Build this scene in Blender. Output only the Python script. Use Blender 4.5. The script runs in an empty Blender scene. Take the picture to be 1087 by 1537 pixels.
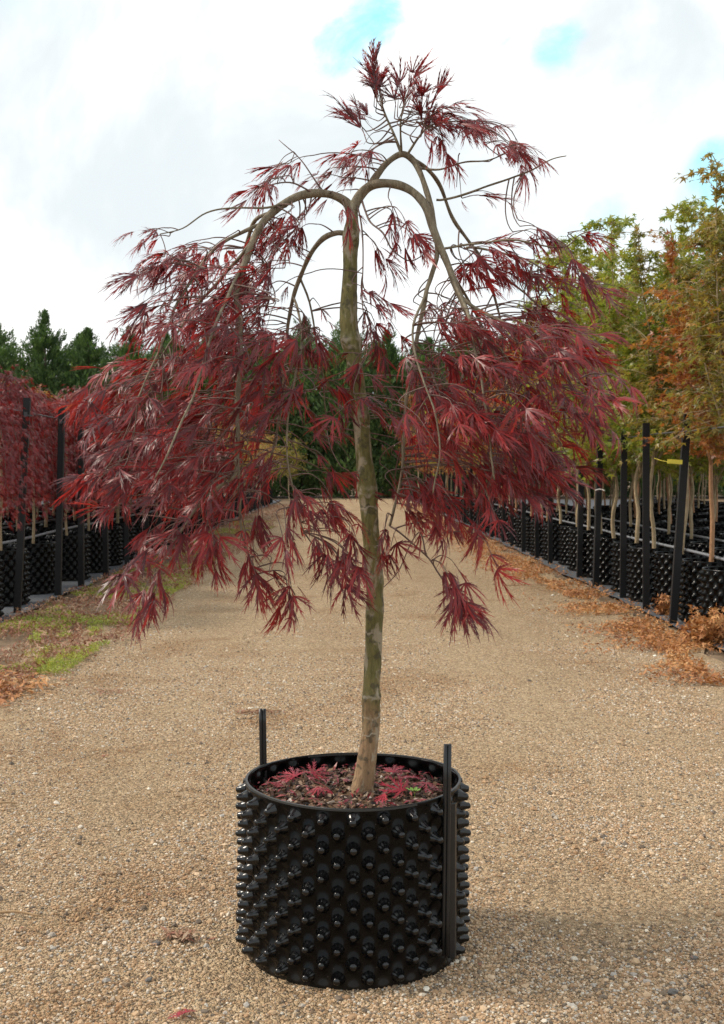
import bpy, math, random
import numpy as np
from mathutils import Vector, Matrix, noise

random.seed(7)
RNG = np.random.default_rng(11)
R = math.radians
scene = bpy.context.scene
COL = scene.collection

# ------------------------------------------------------------------ camera
F, CX, CY = 1770.0, 543.5, 768.5          # focal length and centre in photograph pixels
CAM_H = 1.333
PITCH, YAW = R(2.05), R(-0.57)
cam_data = bpy.data.cameras.new("camera")
cam = bpy.data.objects.new("camera", cam_data)
COL.objects.link(cam)
cam.location = (0, 0, CAM_H)
cam.rotation_euler = (R(90) - PITCH, 0, YAW)
cam_data.sensor_fit = 'VERTICAL'
cam_data.sensor_height = 36.0
cam_data.sensor_width = 36.0
cam_data.lens = F / 1537.0 * 36.0
cam_data.clip_start = 0.05
cam_data.clip_end = 2000
cam_data.dof.use_dof = True
cam_data.dof.focus_distance = 3.3
cam_data.dof.aperture_fstop = 13
scene.camera = cam
CAM_M = cam.rotation_euler.to_matrix()
DT = 3.32                                  # distance to the maple


def P(px, py, d=DT):
    """point in the place that stands at distance d along the view, seen at photograph pixel px, py"""
    return Vector((0, 0, CAM_H)) + CAM_M @ Vector(((px - CX) / F * d, -(py - CY) / F * d, -d))


def G(px, py, z=0.0):
    v = CAM_M @ Vector(((px - CX) / F, -(py - CY) / F, -1))
    t = (z - CAM_H) / v.z
    return Vector((v.x * t, v.y * t, z))


# ------------------------------------------------------------------ sky, sun, exposure
SUN_AZ, SUN_EL = R(-82), R(44)             # azimuth from +Y towards +X
world = bpy.data.worlds.new("World")
scene.world = world
world.use_nodes = True
nt = world.node_tree
for n in list(nt.nodes):
    nt.nodes.remove(n)


def N(t, typ, **kw):
    n = t.nodes.new(typ)
    for k, v in kw.items():
        setattr(n, k, v)
    return n


def math_node(t, op, a, b=None, clamp=False):
    n = N(t, 'ShaderNodeMath', operation=op, use_clamp=clamp)
    for i, v in enumerate((a, b)):
        if v is None:
            continue
        if isinstance(v, (int, float)):
            n.inputs[i].default_value = v
        else:
            t.links.new(v, n.inputs[i])
    return n.outputs[0]


def maprange(t, v, a, b, c=0.0, d=1.0, smooth=True):
    n = N(t, 'ShaderNodeMapRange')
    if smooth:
        n.interpolation_type = 'SMOOTHSTEP'
    t.links.new(v, n.inputs['Value'])
    for k, x in zip(('From Min', 'From Max', 'To Min', 'To Max'), (a, b, c, d)):
        n.inputs[k].default_value = x
    return n.outputs['Result']


def mixcol(t, fac, a, b, blend='MIX'):
    n = N(t, 'ShaderNodeMix', data_type='RGBA', blend_type=blend)
    for sock, v in ((n.inputs[0], fac), (n.inputs[6], a), (n.inputs[7], b)):
        if isinstance(v, (int, float)):
            sock.default_value = v
        elif isinstance(v, tuple):
            sock.default_value = v if len(v) == 4 else v + (1,)
        else:
            t.links.new(v, sock)
    return n.outputs[2]


def noise_tex(t, vec, scale, detail=4, rough=0.5, dist=0.0):
    n = N(t, 'ShaderNodeTexNoise')
    n.inputs['Scale'].default_value = scale
    n.inputs['Detail'].default_value = detail
    n.inputs['Roughness'].default_value = rough
    n.inputs['Distortion'].default_value = dist
    if vec is not None:
        t.links.new(vec, n.inputs['Vector'])
    return n.outputs['Fac']


tc = N(nt, 'ShaderNodeTexCoord')
sky = N(nt, 'ShaderNodeTexSky', sky_type='NISHITA')
sky.sun_disc = False
sky.sun_elevation = SUN_EL
sky.sun_rotation = SUN_AZ % (2 * math.pi)
sky.air_density = 1.2
sky.dust_density = 1.5
dirv = tc.outputs['Generated']
wisp = noise_tex(nt, dirv, 15.0, 7, 0.62, 0.8)
big = noise_tex(nt, dirv, 2.3, 4, 0.5, 0.3)
gap = None
for (px, py, ang, amt) in ((498, 80, 1.7, 0.8), (518, 62, 1.8, .85), (560, 22, 2.2, .9), (625, 42, 1.6, .4), (765, 45, 1.8, .5), (835, 62, 2.0, .65), (1080, 262, 2.2, .85),
                           (1040, 330, 2.4, .5), (900, 360, 3.0, .5), (820, 400, 2.6, .5)):
    v = (CAM_M @ Vector(((px - CX) / F, -(py - CY) / F, -1))).normalized()
    dp = N(nt, 'ShaderNodeVectorMath', operation='DOT_PRODUCT')
    nt.links.new(dirv, dp.inputs[0])
    dp.inputs[1].default_value = v
    g = math_node(nt, 'MULTIPLY', maprange(nt, dp.outputs['Value'], math.cos(R(ang)), math.cos(R(ang * .05))), amt)
    gap = g if gap is None else math_node(nt, 'MAXIMUM', gap, g)
elsewhere = math_node(nt, 'MULTIPLY', maprange(nt, big, .60, .74), .8)
gapn = math_node(nt, 'ADD', gap, math_node(nt, 'MULTIPLY', math_node(nt, 'SUBTRACT', wisp, .5), 1.9))
gapm = math_node(nt, 'MULTIPLY', math_node(nt, 'MULTIPLY', maprange(nt, gapn, .15, 1.25), .9), maprange(nt, gap, .0, .6))
gapm = math_node(nt, 'MAXIMUM', gapm, elsewhere, True)
cl = maprange(nt, noise_tex(nt, dirv, 3.2, 6, .6, .5), .38, .66, 0, 1)
cloudcol = mixcol(nt, cl, (7.4, 8.0, 8.3), (12.0, 12.0, 11.8))
skyb = mixcol(nt, 1.0, sky.outputs['Color'], (1.5, 3.0, 2.8), 'MULTIPLY')
skymix = mixcol(nt, gapm, cloudcol, skyb)
bg = N(nt, 'ShaderNodeBackground')
bg.inputs['Strength'].default_value = 0.1
nt.links.new(skymix, bg.inputs['Color'])
wo = N(nt, 'ShaderNodeOutputWorld')
nt.links.new(bg.outputs[0], wo.inputs['Surface'])

sun_d = bpy.data.lights.new("sun", 'SUN')
sun_d.energy = 2.9
sun_d.angle = R(8)
sun_d.color = (1.0, 0.90, 0.77)
sun = bpy.data.objects.new("sun", sun_d)
COL.objects.link(sun)
sdir = Vector((math.sin(SUN_AZ) * math.cos(SUN_EL), math.cos(SUN_AZ) * math.cos(SUN_EL), math.sin(SUN_EL)))
sun.rotation_euler = sdir.to_track_quat('Z', 'Y').to_euler()
sun.location = (-6, 2, 8)

vs = scene.view_settings
scene.display_settings.display_device = 'sRGB'
vs.view_transform = 'Standard'
vs.look = 'None'
vs.exposure = 0.22
vs.gamma = 1.0
vs.use_curve_mapping = False
scene.cycles.max_bounces = 6
scene.cycles.transmission_bounces = 4
scene.cycles.use_denoising = True


# ------------------------------------------------------------------ helpers: objects and meshes
def tag(o, label=None, cat=None, group=None, kind=None):
    if label:
        o['label'] = label
    if cat:
        o['category'] = cat
    if group:
        o['group'] = group
    if kind:
        o['kind'] = kind
    return o


def empty(name, loc=(0, 0, 0), rz=0.0):
    o = bpy.data.objects.new(name, None)
    o.empty_display_size = 0.1
    COL.objects.link(o)
    o.location = loc
    o.rotation_euler = (0, 0, rz)
    return o


class MB:
    """collects vertices and faces and links them as one mesh object"""

    def __init__(s):
        s.v, s.f3, s.f4, s.n = [], [], [], 0

    def add(s, verts, tris=None, quads=None):
        verts = np.asarray(verts, dtype=np.float64).reshape(-1, 3)
        s.v.append(verts)
        if tris is not None and len(tris):
            s.f3.append(np.asarray(tris, dtype=np.int64).reshape(-1, 3) + s.n)
        if quads is not None and len(quads):
            s.f4.append(np.asarray(quads, dtype=np.int64).reshape(-1, 4) + s.n)
        s.n += len(verts)

    def mesh(s, name, mat=None, smooth=False):
        me = bpy.data.meshes.new(name)
        v = np.concatenate(s.v) if s.v else np.zeros((0, 3))
        t = np.concatenate(s.f3) if s.f3 else np.zeros((0, 3), int)
        q = np.concatenate(s.f4) if s.f4 else np.zeros((0, 4), int)
        me.vertices.add(len(v))
        me.vertices.foreach_set('co', v.astype(np.float32).ravel())
        nl = len(t) * 3 + len(q) * 4
        me.loops.add(nl)
        me.loops.foreach_set('vertex_index', np.concatenate([t.ravel(), q.ravel()]).astype(np.int32))
        me.polygons.add(len(t) + len(q))
        starts = np.concatenate([np.arange(len(t)) * 3, len(t) * 3 + np.arange(len(q)) * 4]).astype(np.int32)
        me.polygons.foreach_set('loop_start', starts)
        me.polygons.foreach_set('use_smooth', np.full(len(t) + len(q), smooth))
        me.update(calc_edges=True)
        me.validate()
        if mat:
            me.materials.append(mat)
        return me

    def obj(s, name, mat=None, parent=None, smooth=False, loc=None):
        return link(name, s.mesh(name, mat, smooth), parent, loc)


def link(name, me, parent=None, loc=None):
    o = bpy.data.objects.new(name, me)
    COL.objects.link(o)
    if parent is not None:
        o.parent = parent
    if loc is not None:
        o.location = loc
    return o


def copy_thing(root, loc, rz=0.0, scale=1.0):
    r = root.copy()
    COL.objects.link(r)
    r.location = loc
    r.rotation_euler = (0, 0, rz)
    r.scale = (scale,) * 3 if isinstance(scale, (int, float)) else scale
    for ch in root.children:
        c = ch.copy()
        COL.objects.link(c)
        c.parent = r
        for g in ch.children:
            d = g.copy()
            COL.objects.link(d)
            d.parent = c
    return r


def catmull(pts, sub=5):
    pts = [np.array(p, float) for p in pts]
    out = []
    n = len(pts)
    for i in range(n - 1):
        p0, p1, p2, p3 = pts[max(i - 1, 0)], pts[i], pts[i + 1], pts[min(i + 2, n - 1)]
        for k in range(sub):
            t = k / sub
            out.append(.5 * ((2 * p1) + (-p0 + p2) * t + (2 * p0 - 5 * p1 + 4 * p2 - p3) * t * t + (-p0 + 3 * p1 - 3 * p2 + p3) * t ** 3))
    out.append(pts[-1])
    return np.array(out)


def tube(mb, pts, radii, seg=6, lump=0.0, cap=True):
    pts = np.asarray(pts, float)
    radii = np.broadcast_to(np.asarray(radii, float), (len(pts),))
    tan = np.gradient(pts, axis=0)
    tan /= np.linalg.norm(tan, axis=1)[:, None] + 1e-9
    up = np.array([1, 0, 0]) if abs(tan[0][0]) < .8 else np.array([0, 1, 0])
    a = np.cross(tan[0], up)
    a /= np.linalg.norm(a)
    rings = []
    th = np.arange(seg) * 2 * math.pi / seg
    for i in range(len(pts)):
        a = a - tan[i] * np.dot(a, tan[i])
        a /= np.linalg.norm(a) + 1e-9
        b = np.cross(tan[i], a)
        rr = radii[i] * (1 + lump * (RNG.random(seg) - .5))
        rings.append(pts[i] + np.outer(np.cos(th) * rr, a) + np.outer(np.sin(th) * rr, b))
    v = np.concatenate(rings)
    q = []
    for i in range(len(pts) - 1):
        for k in range(seg):
            k2 = (k + 1) % seg
            q.append((i * seg + k, i * seg + k2, (i + 1) * seg + k2, (i + 1) * seg + k))
    t = []
    if cap:
        v = np.vstack([v, pts[0], pts[-1]])
        n0 = len(pts) * seg
        for k in range(seg):
            k2 = (k + 1) % seg
            t.append((n0, k2, k))
            t.append((n0 + 1, (len(pts) - 1) * seg + k, (len(pts) - 1) * seg + k2))
    mb.add(v, t, q)


def box(mb, c, s, rot=None):
    v = np.array([(x, y, z) for x in (-.5, .5) for y in (-.5, .5) for z in (-.5, .5)]) * np.array(s)
    if rot is not None:
        v = v @ np.array(rot).T
    q = [(0, 1, 3, 2), (4, 6, 7, 5), (0, 4, 5, 1), (2, 3, 7, 6), (0, 2, 6, 4), (1, 5, 7, 3)]
    mb.add(v + np.array(c), None, q)


def frame(d, nrm):
    """rotation matrix columns: x along d, z near nrm"""
    d = d / (np.linalg.norm(d) + 1e-9)
    y = np.cross(nrm, d)
    y /= np.linalg.norm(y) + 1e-9
    z = np.cross(d, y)
    return np.stack([d, y, z], axis=1)


# ------------------------------------------------------------------ materials
def material(name):
    m = bpy.data.materials.new(name)
    m.use_nodes = True
    t = m.node_tree
    b = t.nodes['Principled BSDF']
    return m, t, b


def ramp(t, fac, stops):
    n = N(t, 'ShaderNodeValToRGB')
    cr = n.color_ramp
    while len(cr.elements) < len(stops):
        cr.elements.new(.5)
    for e, (p, c) in zip(cr.elements, stops):
        e.position = p
        e.color = tuple(c) + (1,)
    t.links.new(fac, n.inputs[0])
    return n.outputs['Color']


def bump(t, b, h, strength, dist):
    n = N(t, 'ShaderNodeBump')
    n.inputs['Strength'].default_value = strength
    n.inputs['Distance'].default_value = dist
    t.links.new(h, n.inputs['Height'])
    t.links.new(n.outputs[0], b.inputs['Normal'])
    return n


def leaf_material(name, stops, rough=.4, trans=.35, transcol=None, spec=.5):
    m, t, b = material(name)
    geo = N(t, 'ShaderNodeNewGeometry')
    oi = N(t, 'ShaderNodeObjectInfo')
    r1 = math_node(t, 'FRACT', math_node(t, 'ADD', geo.outputs['Random Per Island'], math_node(t, 'MULTIPLY', oi.outputs['Random'], 3.7)))
    tcn = N(t, 'ShaderNodeTexCoord')
    # colour wanders through the crown in patches too
    nz = noise_tex(t, geo.outputs['Position'], 1.6, 3, .6)
    fac = math_node(t, 'ADD', math_node(t, 'MULTIPLY', r1, .6), math_node(t, 'MULTIPLY', maprange(t, nz, .3, .7), .4), True)
    c = ramp(t, fac, stops)
    t.links.new(c, b.inputs['Base Color'])
    b.inputs['Roughness'].default_value = rough
    b.inputs['Specular IOR Level'].default_value = spec
    tr = N(t, 'ShaderNodeBsdfTranslucent')
    tcx = mixcol(t, 1.0, c, transcol or (1.6, 1.6, 1.2), 'MULTIPLY')
    t.links.new(tcx, tr.inputs['Color'])
    mx = N(t, 'ShaderNodeMixShader')
    mx.inputs[0].default_value = trans
    t.links.new(b.outputs[0], mx.inputs[1])
    t.links.new(tr.outputs[0], mx.inputs[2])
    t.links.new(mx.outputs[0], t.nodes['Material Output'].inputs['Surface'])
    return m


M = {}
M['maple_leaf'] = leaf_material('maple_leaf_red', [(0, (.040, .012, .015)), (.25, (.095, .016, .020)), (.5, (.165, .022, .026)), (.78, (.33, .031, .030)), (.92, (.20, .05, .045)), (1, (.26, .11, .055))],
                                rough=.38, trans=.38, transcol=(2.1, 1.2, 1.0), spec=.55)
M['bg_red'] = leaf_material('background_maple_leaf', [(0, (.05, .010, .012)), (.4, (.14, .017, .020)), (.8, (.28, .032, .028)), (1, (.26, .08, .035))],
                            rough=.42, trans=.35, transcol=(1.9, 1.2, 1.0))
M['bg_green'] = leaf_material('green_leaf', [(0, (.07, .11, .015)), (.35, (.17, .22, .028)), (.65, (.34, .34, .05)), (.85, (.22, .18, .04)), (1, (.46, .34, .07))], trans=.4)
M['bg_olive'] = leaf_material('olive_brown_leaf', [(0, (.07, .075, .018)), (.35, (.17, .17, .035)), (.65, (.30, .19, .045)), (.85, (.20, .22, .04)), (1, (.44, .22, .06))], trans=.4)
M['bg_orange'] = leaf_material('orange_leaf', [(0, (.10, .03, .014)), (.3, (.24, .07, .022)), (.6, (.36, .13, .03)), (.85, (.36, .21, .05)), (1, (.16, .09, .03))], trans=.4)
M['bg_yellow'] = leaf_material('yellow_leaf', [(0, (.12, .12, .02)), (.5, (.30, .26, .04)), (1, (.42, .30, .05))], trans=.4)
M['conifer'] = leaf_material('conifer_needles', [(0, (.030, .062, .024)), (.5, (.075, .125, .042)), (.85, (.13, .19, .06)), (1, (.20, .24, .09))], rough=.6, trans=.25, transcol=(1.3, 1.6, .8))
M['weed'] = leaf_material('weed_leaf', [(0, (.12, .16, .022)), (.5, (.28, .32, .04)), (.8, (.38, .38, .07)), (1, (.46, .26, .08))], rough=.6, trans=.25)
M['litter_orange'] = leaf_material('dry_leaf_orange', [(0, (.13, .045, .018)), (.35, (.34, .13, .04)), (.7, (.48, .22, .07)), (1, (.58, .38, .18))], rough=.6, trans=.12)
M['litter_brown'] = leaf_material('dry_leaf_brown', [(0, (.10, .035, .025)), (.35, (.26, .10, .06)), (.7, (.36, .22, .13)), (1, (.52, .42, .30))], rough=.7, trans=.1)


def bark_material(name, kind='bg', c0=(.10, .085, .05), c1=(.26, .21, .13)):
    m, t, b = material(name)
    tcn = N(t, 'ShaderNodeTexCoord')
    o = tcn.outputs['Object']
    mp = N(t, 'ShaderNodeMapping')
    mp.inputs['Scale'].default_value = (1, 1, .25)
    t.links.new(o, mp.inputs['Vector'])
    fine = noise_tex(t, mp.outputs[0], 90, 5, .65)
    med = noise_tex(t, o, 16, 4, .6)
    c = ramp(t, fine, [(.3, c0), (.7, c1)])
    if kind == 'trunk':
        sep = N(t, 'ShaderNodeSeparateXYZ')
        t.links.new(o, sep.inputs[0])
        z = sep.outputs['Z']
        base = ramp(t, fine, [(.3, (.17, .095, .045)), (.7, (.36, .23, .12))])
        olive = ramp(t, fine, [(.28, (.075, .072, .018)), (.72, (.215, .185, .06))])
        zz = math_node(t, 'ADD', z, math_node(t, 'MULTIPLY', math_node(t, 'SUBTRACT', med, .5), .35))
        c = mixcol(t, maprange(t, zz, .56, .80), base, olive)
        # grey lichen patches, vertical
        mp2 = N(t, 'ShaderNodeMapping')
        mp2.inputs['Scale'].default_value = (1, 1, .35)
        t.links.new(o, mp2.inputs['Vector'])
        pat = noise_tex(t, mp2.outputs[0], 26, 5, .6, .5)
        c = mixcol(t, math_node(t, 'MULTIPLY', maprange(t, pat, .53, .62), .8), c, (.36, .31, .22))
        dk = noise_tex(t, o, 45, 3, .5)
        c = mixcol(t, math_node(t, 'MULTIPLY', maprange(t, dk, .54, .64), .65), c, (.05, .042, .022))
        # pale ring scars at the nodes
        wob = math_node(t, 'MULTIPLY', math_node(t, 'SUBTRACT', noise_tex(t, o, 40, 3), .5), .05)
        zr = math_node(t, 'ADD', z, wob)
        ring = None
        for zc, w in RINGS:
            d = math_node(t, 'ABSOLUTE', math_node(t, 'SUBTRACT', zr, zc))
            k = maprange(t, d, w * 1.3, 0.0)
            ring = k if ring is None else math_node(t, 'MAXIMUM', ring, k)
        ring = math_node(t, 'MULTIPLY', ring, math_node(t, 'MULTIPLY', maprange(t, dk, .35, .65), .75), True)
        c = mixcol(t, ring, c, (.40, .35, .27))
    t.links.new(c, b.inputs['Base Color'])
    b.inputs['Roughness'].default_value = .75
    bump(t, b, math_node(t, 'ADD', fine, math_node(t, 'MULTIPLY', med, 1.2)), .9, .007)
    return m


RINGS = [(P(0, y).z, w) for y, w in ((508, .012), (520, .006), (548, .004), (622, .012), (640, .004), (733, .016), (742, .008), (762, .004), (820, .004), (865, .012),
                                     (915, .012), (950, .005), (1045, .006), (1075, .004), (1100, .004), (352, .025), (380, .008), (430, .005))]
M['trunk'] = bark_material('maple_trunk_bark', 'trunk')
M['branch'] = bark_material('maple_branch_bark', 'bg', (.11, .085, .05), (.27, .225, .15))
M['twig'] = bark_material('maple_twig_bark', 'bg', (.08, .045, .04), (.24, .15, .12))
M['bg_bark'] = bark_material('background_bark', 'bg', (.22, .16, .09), (.42, .32, .19))
M['bg_bark_red'] = bark_material('background_bark_orange', 'bg', (.26, .13, .06), (.44, .24, .12))
M['conifer_bark'] = bark_material('conifer_bark', 'bg', (.05, .035, .025), (.12, .09, .06))


def simple(name, col, rough=.5, spec=.5, nscale=0, namt=0.0, bumps=0.0, metal=0):
    m, t, b = material(name)
    b.inputs['Roughness'].default_value = rough
    b.inputs['Specular IOR Level'].default_value = spec
    b.inputs['Metallic'].default_value = metal
    if nscale:
        tcn = N(t, 'ShaderNodeTexCoord')
        nz = noise_tex(t, tcn.outputs['Object'], nscale, 4, .6)
        c = mixcol(t, nz, tuple(x * (1 - namt) for x in col), tuple(min(x * (1 + namt), 1) for x in col))
        t.links.new(c, b.inputs['Base Color'])
        if bumps:
            bump(t, b, nz, bumps, .003)
    else:
        b.inputs['Base Color'].default_value = col + (1,)
    return m


M['post'] = simple('black_post', (.010, .010, .011), .55, .3, 20, .4, .3)
M['pipe'] = simple('grey_pipe', (.20, .21, .23), .35, .5, 8, .25)
M['wire'] = simple('dark_wire', (.05, .05, .055), .5)
M['tag'] = simple('yellow_tag', (.75, .62, .06), .4, .5, 60, .12)
M['white_tie'] = simple('white_tie', (.75, .75, .72), .5)
M['weed_mat'] = simple('weed_mat', (.085, .09, .10), .9, .2, 30, .35, .3)
M['rod'] = simple('black_rod', (.012, .012, .013), .38, .5, 40, .3)


def plastic(name, dust=.0):
    m, t, b = material(name)
    tcn = N(t, 'ShaderNodeTexCoord')
    o = tcn.outputs['Object']
    nz = noise_tex(t, o, 14, 5, .65)
    c = mixcol(t, maprange(t, nz, .45, .8, 0, .5), (.0012, .0012, .0016), (.005, .005, .005))
    sep = N(t, 'ShaderNodeSeparateXYZ')
    t.links.new(o, sep.inputs[0])
    spk = noise_tex(t, o, 130, 3, .6)
    c = mixcol(t, maprange(t, spk, .70, .76), c, (.16, .13, .10))
    low = maprange(t, sep.outputs['Z'], .07, 0.0)
    c = mixcol(t, math_node(t, 'MULTIPLY', low, .25), c, (.05, .04, .03))
    t.links.new(c, b.inputs['Base Color'])
    t.links.new(maprange(t, nz, .3, .8, .17, .42, False), b.inputs['Roughness'])
    b.inputs['Specular IOR Level'].default_value = .17
    return m


M['pot'] = plastic('black_pot_plastic')

# ground materials
m, t, b = material('gravel_driveway')
tcn = N(t, 'ShaderNodeTexCoord')
o = tcn.outputs['Object']
vo = N(t, 'ShaderNodeTexVoronoi')
vo.inputs['Scale'].default_value = 85
t.links.new(o, vo.inputs['Vector'])
vo2 = N(t, 'ShaderNodeTexVoronoi')
vo2.inputs['Scale'].default_value = 190
t.links.new(o, vo2.inputs['Vector'])
sepc = N(t, 'ShaderNodeSeparateColor')
t.links.new(vo.outputs['Color'], sepc.inputs[0])
sepc2 = N(t, 'ShaderNodeSeparateColor')
t.links.new(vo2.outputs['Color'], sepc2.inputs[0])
GR = [(0, (.05, .045, .04)), (.2, (.26, .175, .105)), (.5, (.49, .335, .19)), (.8, (.64, .465, .285)), (1, (.80, .65, .45))]
c1 = ramp(t, sepc.outputs[0], GR)
c2 = ramp(t, sepc2.outputs[0], GR)
c = mixcol(t, .35, c1, c2)
c = mixcol(t, .2, c, (.53, .375, .22))
mpr = N(t, 'ShaderNodeMapping')
mpr.inputs['Scale'].default_value = (1.5, .22, 1)
t.links.new(o, mpr.inputs['Vector'])
big = noise_tex(t, mpr.outputs[0], .9, 5, .6, .4)
med = noise_tex(t, o, 1.1, 4, .6, .6)
c = mixcol(t, maprange(t, big, .40, .64, 0, .35), c, mixcol(t, 1.0, c, (.74, .70, .66), 'MULTIPLY'))
c = mixcol(t, maprange(t, med, .50, .72, 0, .6), c, mixcol(t, 1.0, c, (.70, .58, .46), 'MULTIPLY'))
t.links.new(c, b.inputs['Base Color'])
b.inputs['Roughness'].default_value = .9
b.inputs['Specular IOR Level'].default_value = .2
h = math_node(t, 'ADD', math_node(t, 'MULTIPLY', vo.outputs['Distance'], -1.0), math_node(t, 'MULTIPLY', vo2.outputs['Distance'], -.5))
bump(t, b, h, 1.0, .02)
M['gravel'] = m

m, t, b = material('gravel_stone')
geo = N(t, 'ShaderNodeNewGeometry')
r1 = geo.outputs['Random Per Island']
c = ramp(t, r1, [(0, (.055, .055, .06)), (.11, (.15, .115, .09)), (.24, (.33, .19, .10)), (.42, (.48, .305, .175)), (.6, (.54, .375, .23)), (.78, (.67, .50, .34)), (.88, (.36, .355, .34)), (1, (.86, .77, .63))])
c = mixcol(t, .22, c, mixcol(t, noise_tex(t, geo.outputs['Position'], 300, 2), (.2, .14, .08), (.60, .46, .30)))
br = maprange(t, noise_tex(t, geo.outputs['Position'], 1.1, 4, .6, .6), .50, .68, 0, .65)
c = mixcol(t, br, c, mixcol(t, 1.0, c, (.68, .54, .40), 'MULTIPLY'))
t.links.new(c, b.inputs['Base Color'])
b.inputs['Roughness'].default_value = .85
b.inputs['Specular IOR Level'].default_value = .25
M['stone'] = m
M['earth'] = simple('earth', (.17, .12, .08), .95, .1, 9, .7, 1.0)
M['soil'] = simple('potting_soil', (.10, .065, .04), .95, .1, 60, .8, .8)
m, t, b = material('bark_chip')
geo = N(t, 'ShaderNodeNewGeometry')
t.links.new(ramp(t, geo.outputs['Random Per Island'], [(0, (.02, .013, .01)), (.45, (.085, .045, .028)), (.8, (.20, .11, .06)), (.95, (.34, .25, .18)), (1, (.55, .50, .44))]), b.inputs['Base Color'])
b.inputs['Roughness'].default_value = .8
M['chip'] = m
M['pale_stone'] = simple('pale_stone', (.78, .72, .60), .7, .3, 40, .15)
M['dark_stone'] = simple('dark_stone', (.14, .13, .12), .8, .3, 40, .3)
M['dry_wood'] = simple('dry_wood', (.34, .22, .12), .8, .2, 40, .35)


# ------------------------------------------------------------------ the ground
def grid_sheet(name, mat, x0, x1, y0, y1, nx, ny, z, amp, edge=0.0, kind='structure'):
    xs = np.linspace(0, 1, nx + 1)
    ys = np.linspace(y0, y1, ny + 1)
    v = []
    for j, y in enumerate(ys):
        l = x0 + edge * (noise.noise((y * .7, 3.1, 0)) + .5 * noise.noise((y * 2.3, 9.1, 0)))
        r = x1 + edge * (noise.noise((y * .7, 13.1, 0)) + .5 * noise.noise((y * 2.3, 29.1, 0)))
        for x in xs:
            X = l + (r - l) * x
            v.append((X, y, z + amp * noise.noise((X * .9, y * .9, 0))))
    q = [(j * (nx + 1) + i, j * (nx + 1) + i + 1, (j + 1) * (nx + 1) + i + 1, (j + 1) * (nx + 1) + i) for j in range(ny) for i in range(nx)]
    mb = MB()
    mb.add(v, None, q)
    ob = mb.obj(name, mat, smooth=True)
    ob['kind'] = kind
    return ob


mb = MB()
mb.add([(-500, -300, -.06), (500, -300, -.06), (500, 900, -.06), (-500, 900, -.06)], None, [(0, 1, 2, 3)])
mb.obj('ground', M['earth'])['kind'] = 'structure'
grid_sheet('verge', M['earth'], -40, 40, -8, 75, 60, 80, -.022, .006)
AMP = .008
grid_sheet('gravel_driveway', M['gravel'], -2.25, 2.62, -6, 57, 48, 400, 0.0, AMP, .22)
# weed mat under the right-hand rows (its edge shows beyond the gravel) and under the left-hand rows
grid_sheet('weed_mat', M['weed_mat'], 2.72, 14.0, 7, 52, 20, 160, .016, .005, .10)
grid_sheet('weed_mat', M['weed_mat'], -13.0, -3.02, 7, 52, 20, 160, .012, .004, .08)


def gz(x, y):
    return AMP * noise.noise((x * .9, y * .9, 0))


# loose gravel: low stones, thicker and larger close by
OCT = np.array([(1, 0, 0), (0, 1, 0), (-1, 0, 0), (0, -1, 0), (.1, 0, 1), (0, .1, -1)], float)
OCT_T = np.array([(0, 1, 4), (1, 2, 4), (2, 3, 4), (3, 0, 4), (1, 0, 5), (2, 1, 5), (3, 2, 5), (0, 3, 5)])


def stones(n, ymin, ymax, smin, smax, reject=None, power=2.0):
    u = RNG.random(n)
    y = (ymin ** (1 - power + 1e-6) + u * (ymax ** (1 - power + 1e-6) - ymin ** (1 - power + 1e-6))) ** (1 / (1 - power + 1e-6))
    x = (RNG.random(n) * 2 - 1) * (y * .315 + .15) + y * .01
    keep = (x > -2.35) & (x < 2.75)
    # patches of coarse and of fine gravel, following the wheel tracks
    pn = np.array([.7 * noise.noise((a * 1.3, b * .22, 5)) + .6 * noise.noise((a * 1.6, b * 1.2, 8)) for a, b in zip(x, y)])
    track = np.exp(-((np.abs(x - .05) - .95) / .33) ** 2)     # two wheel tracks worn to fine grit
    keep &= RNG.random(n) < np.clip(.80 + pn * 2.4 - .55 * track * (y > 3.4), .06, 1)
    x, y = x[keep], y[keep]
    n = len(x)
    s = smin + (smax - smin) * RNG.random(n) ** 1.8
    m_ = len(OCT)
    v = OCT[None] * (1 + .5 * (RNG.random((n, m_, 1)) - .5)) + .25 * (RNG.random((n, m_, 3)) - .5)
    v *= s[:, None, None] * np.stack([np.ones(n), .6 + .4 * RNG.random(n), .5 + .35 * RNG.random(n)], 1)[:, None, :]
    a = RNG.random(n) * 6.283
    ca, sa = np.cos(a)[:, None], np.sin(a)[:, None]
    X = v[..., 0] * ca - v[..., 1] * sa
    Y = v[..., 0] * sa + v[..., 1] * ca
    z0 = np.array([gz(i, j) for i, j in zip(x, y)])
    v = np.stack([X + x[:, None], Y + y[:, None], v[..., 2] + z0[:, None] + s[:, None] * .2], -1)
    tt = OCT_T[None] + (np.arange(n) * m_)[:, None, None]
    return v.reshape(-1, 3), tt.reshape(-1, 3)


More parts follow.
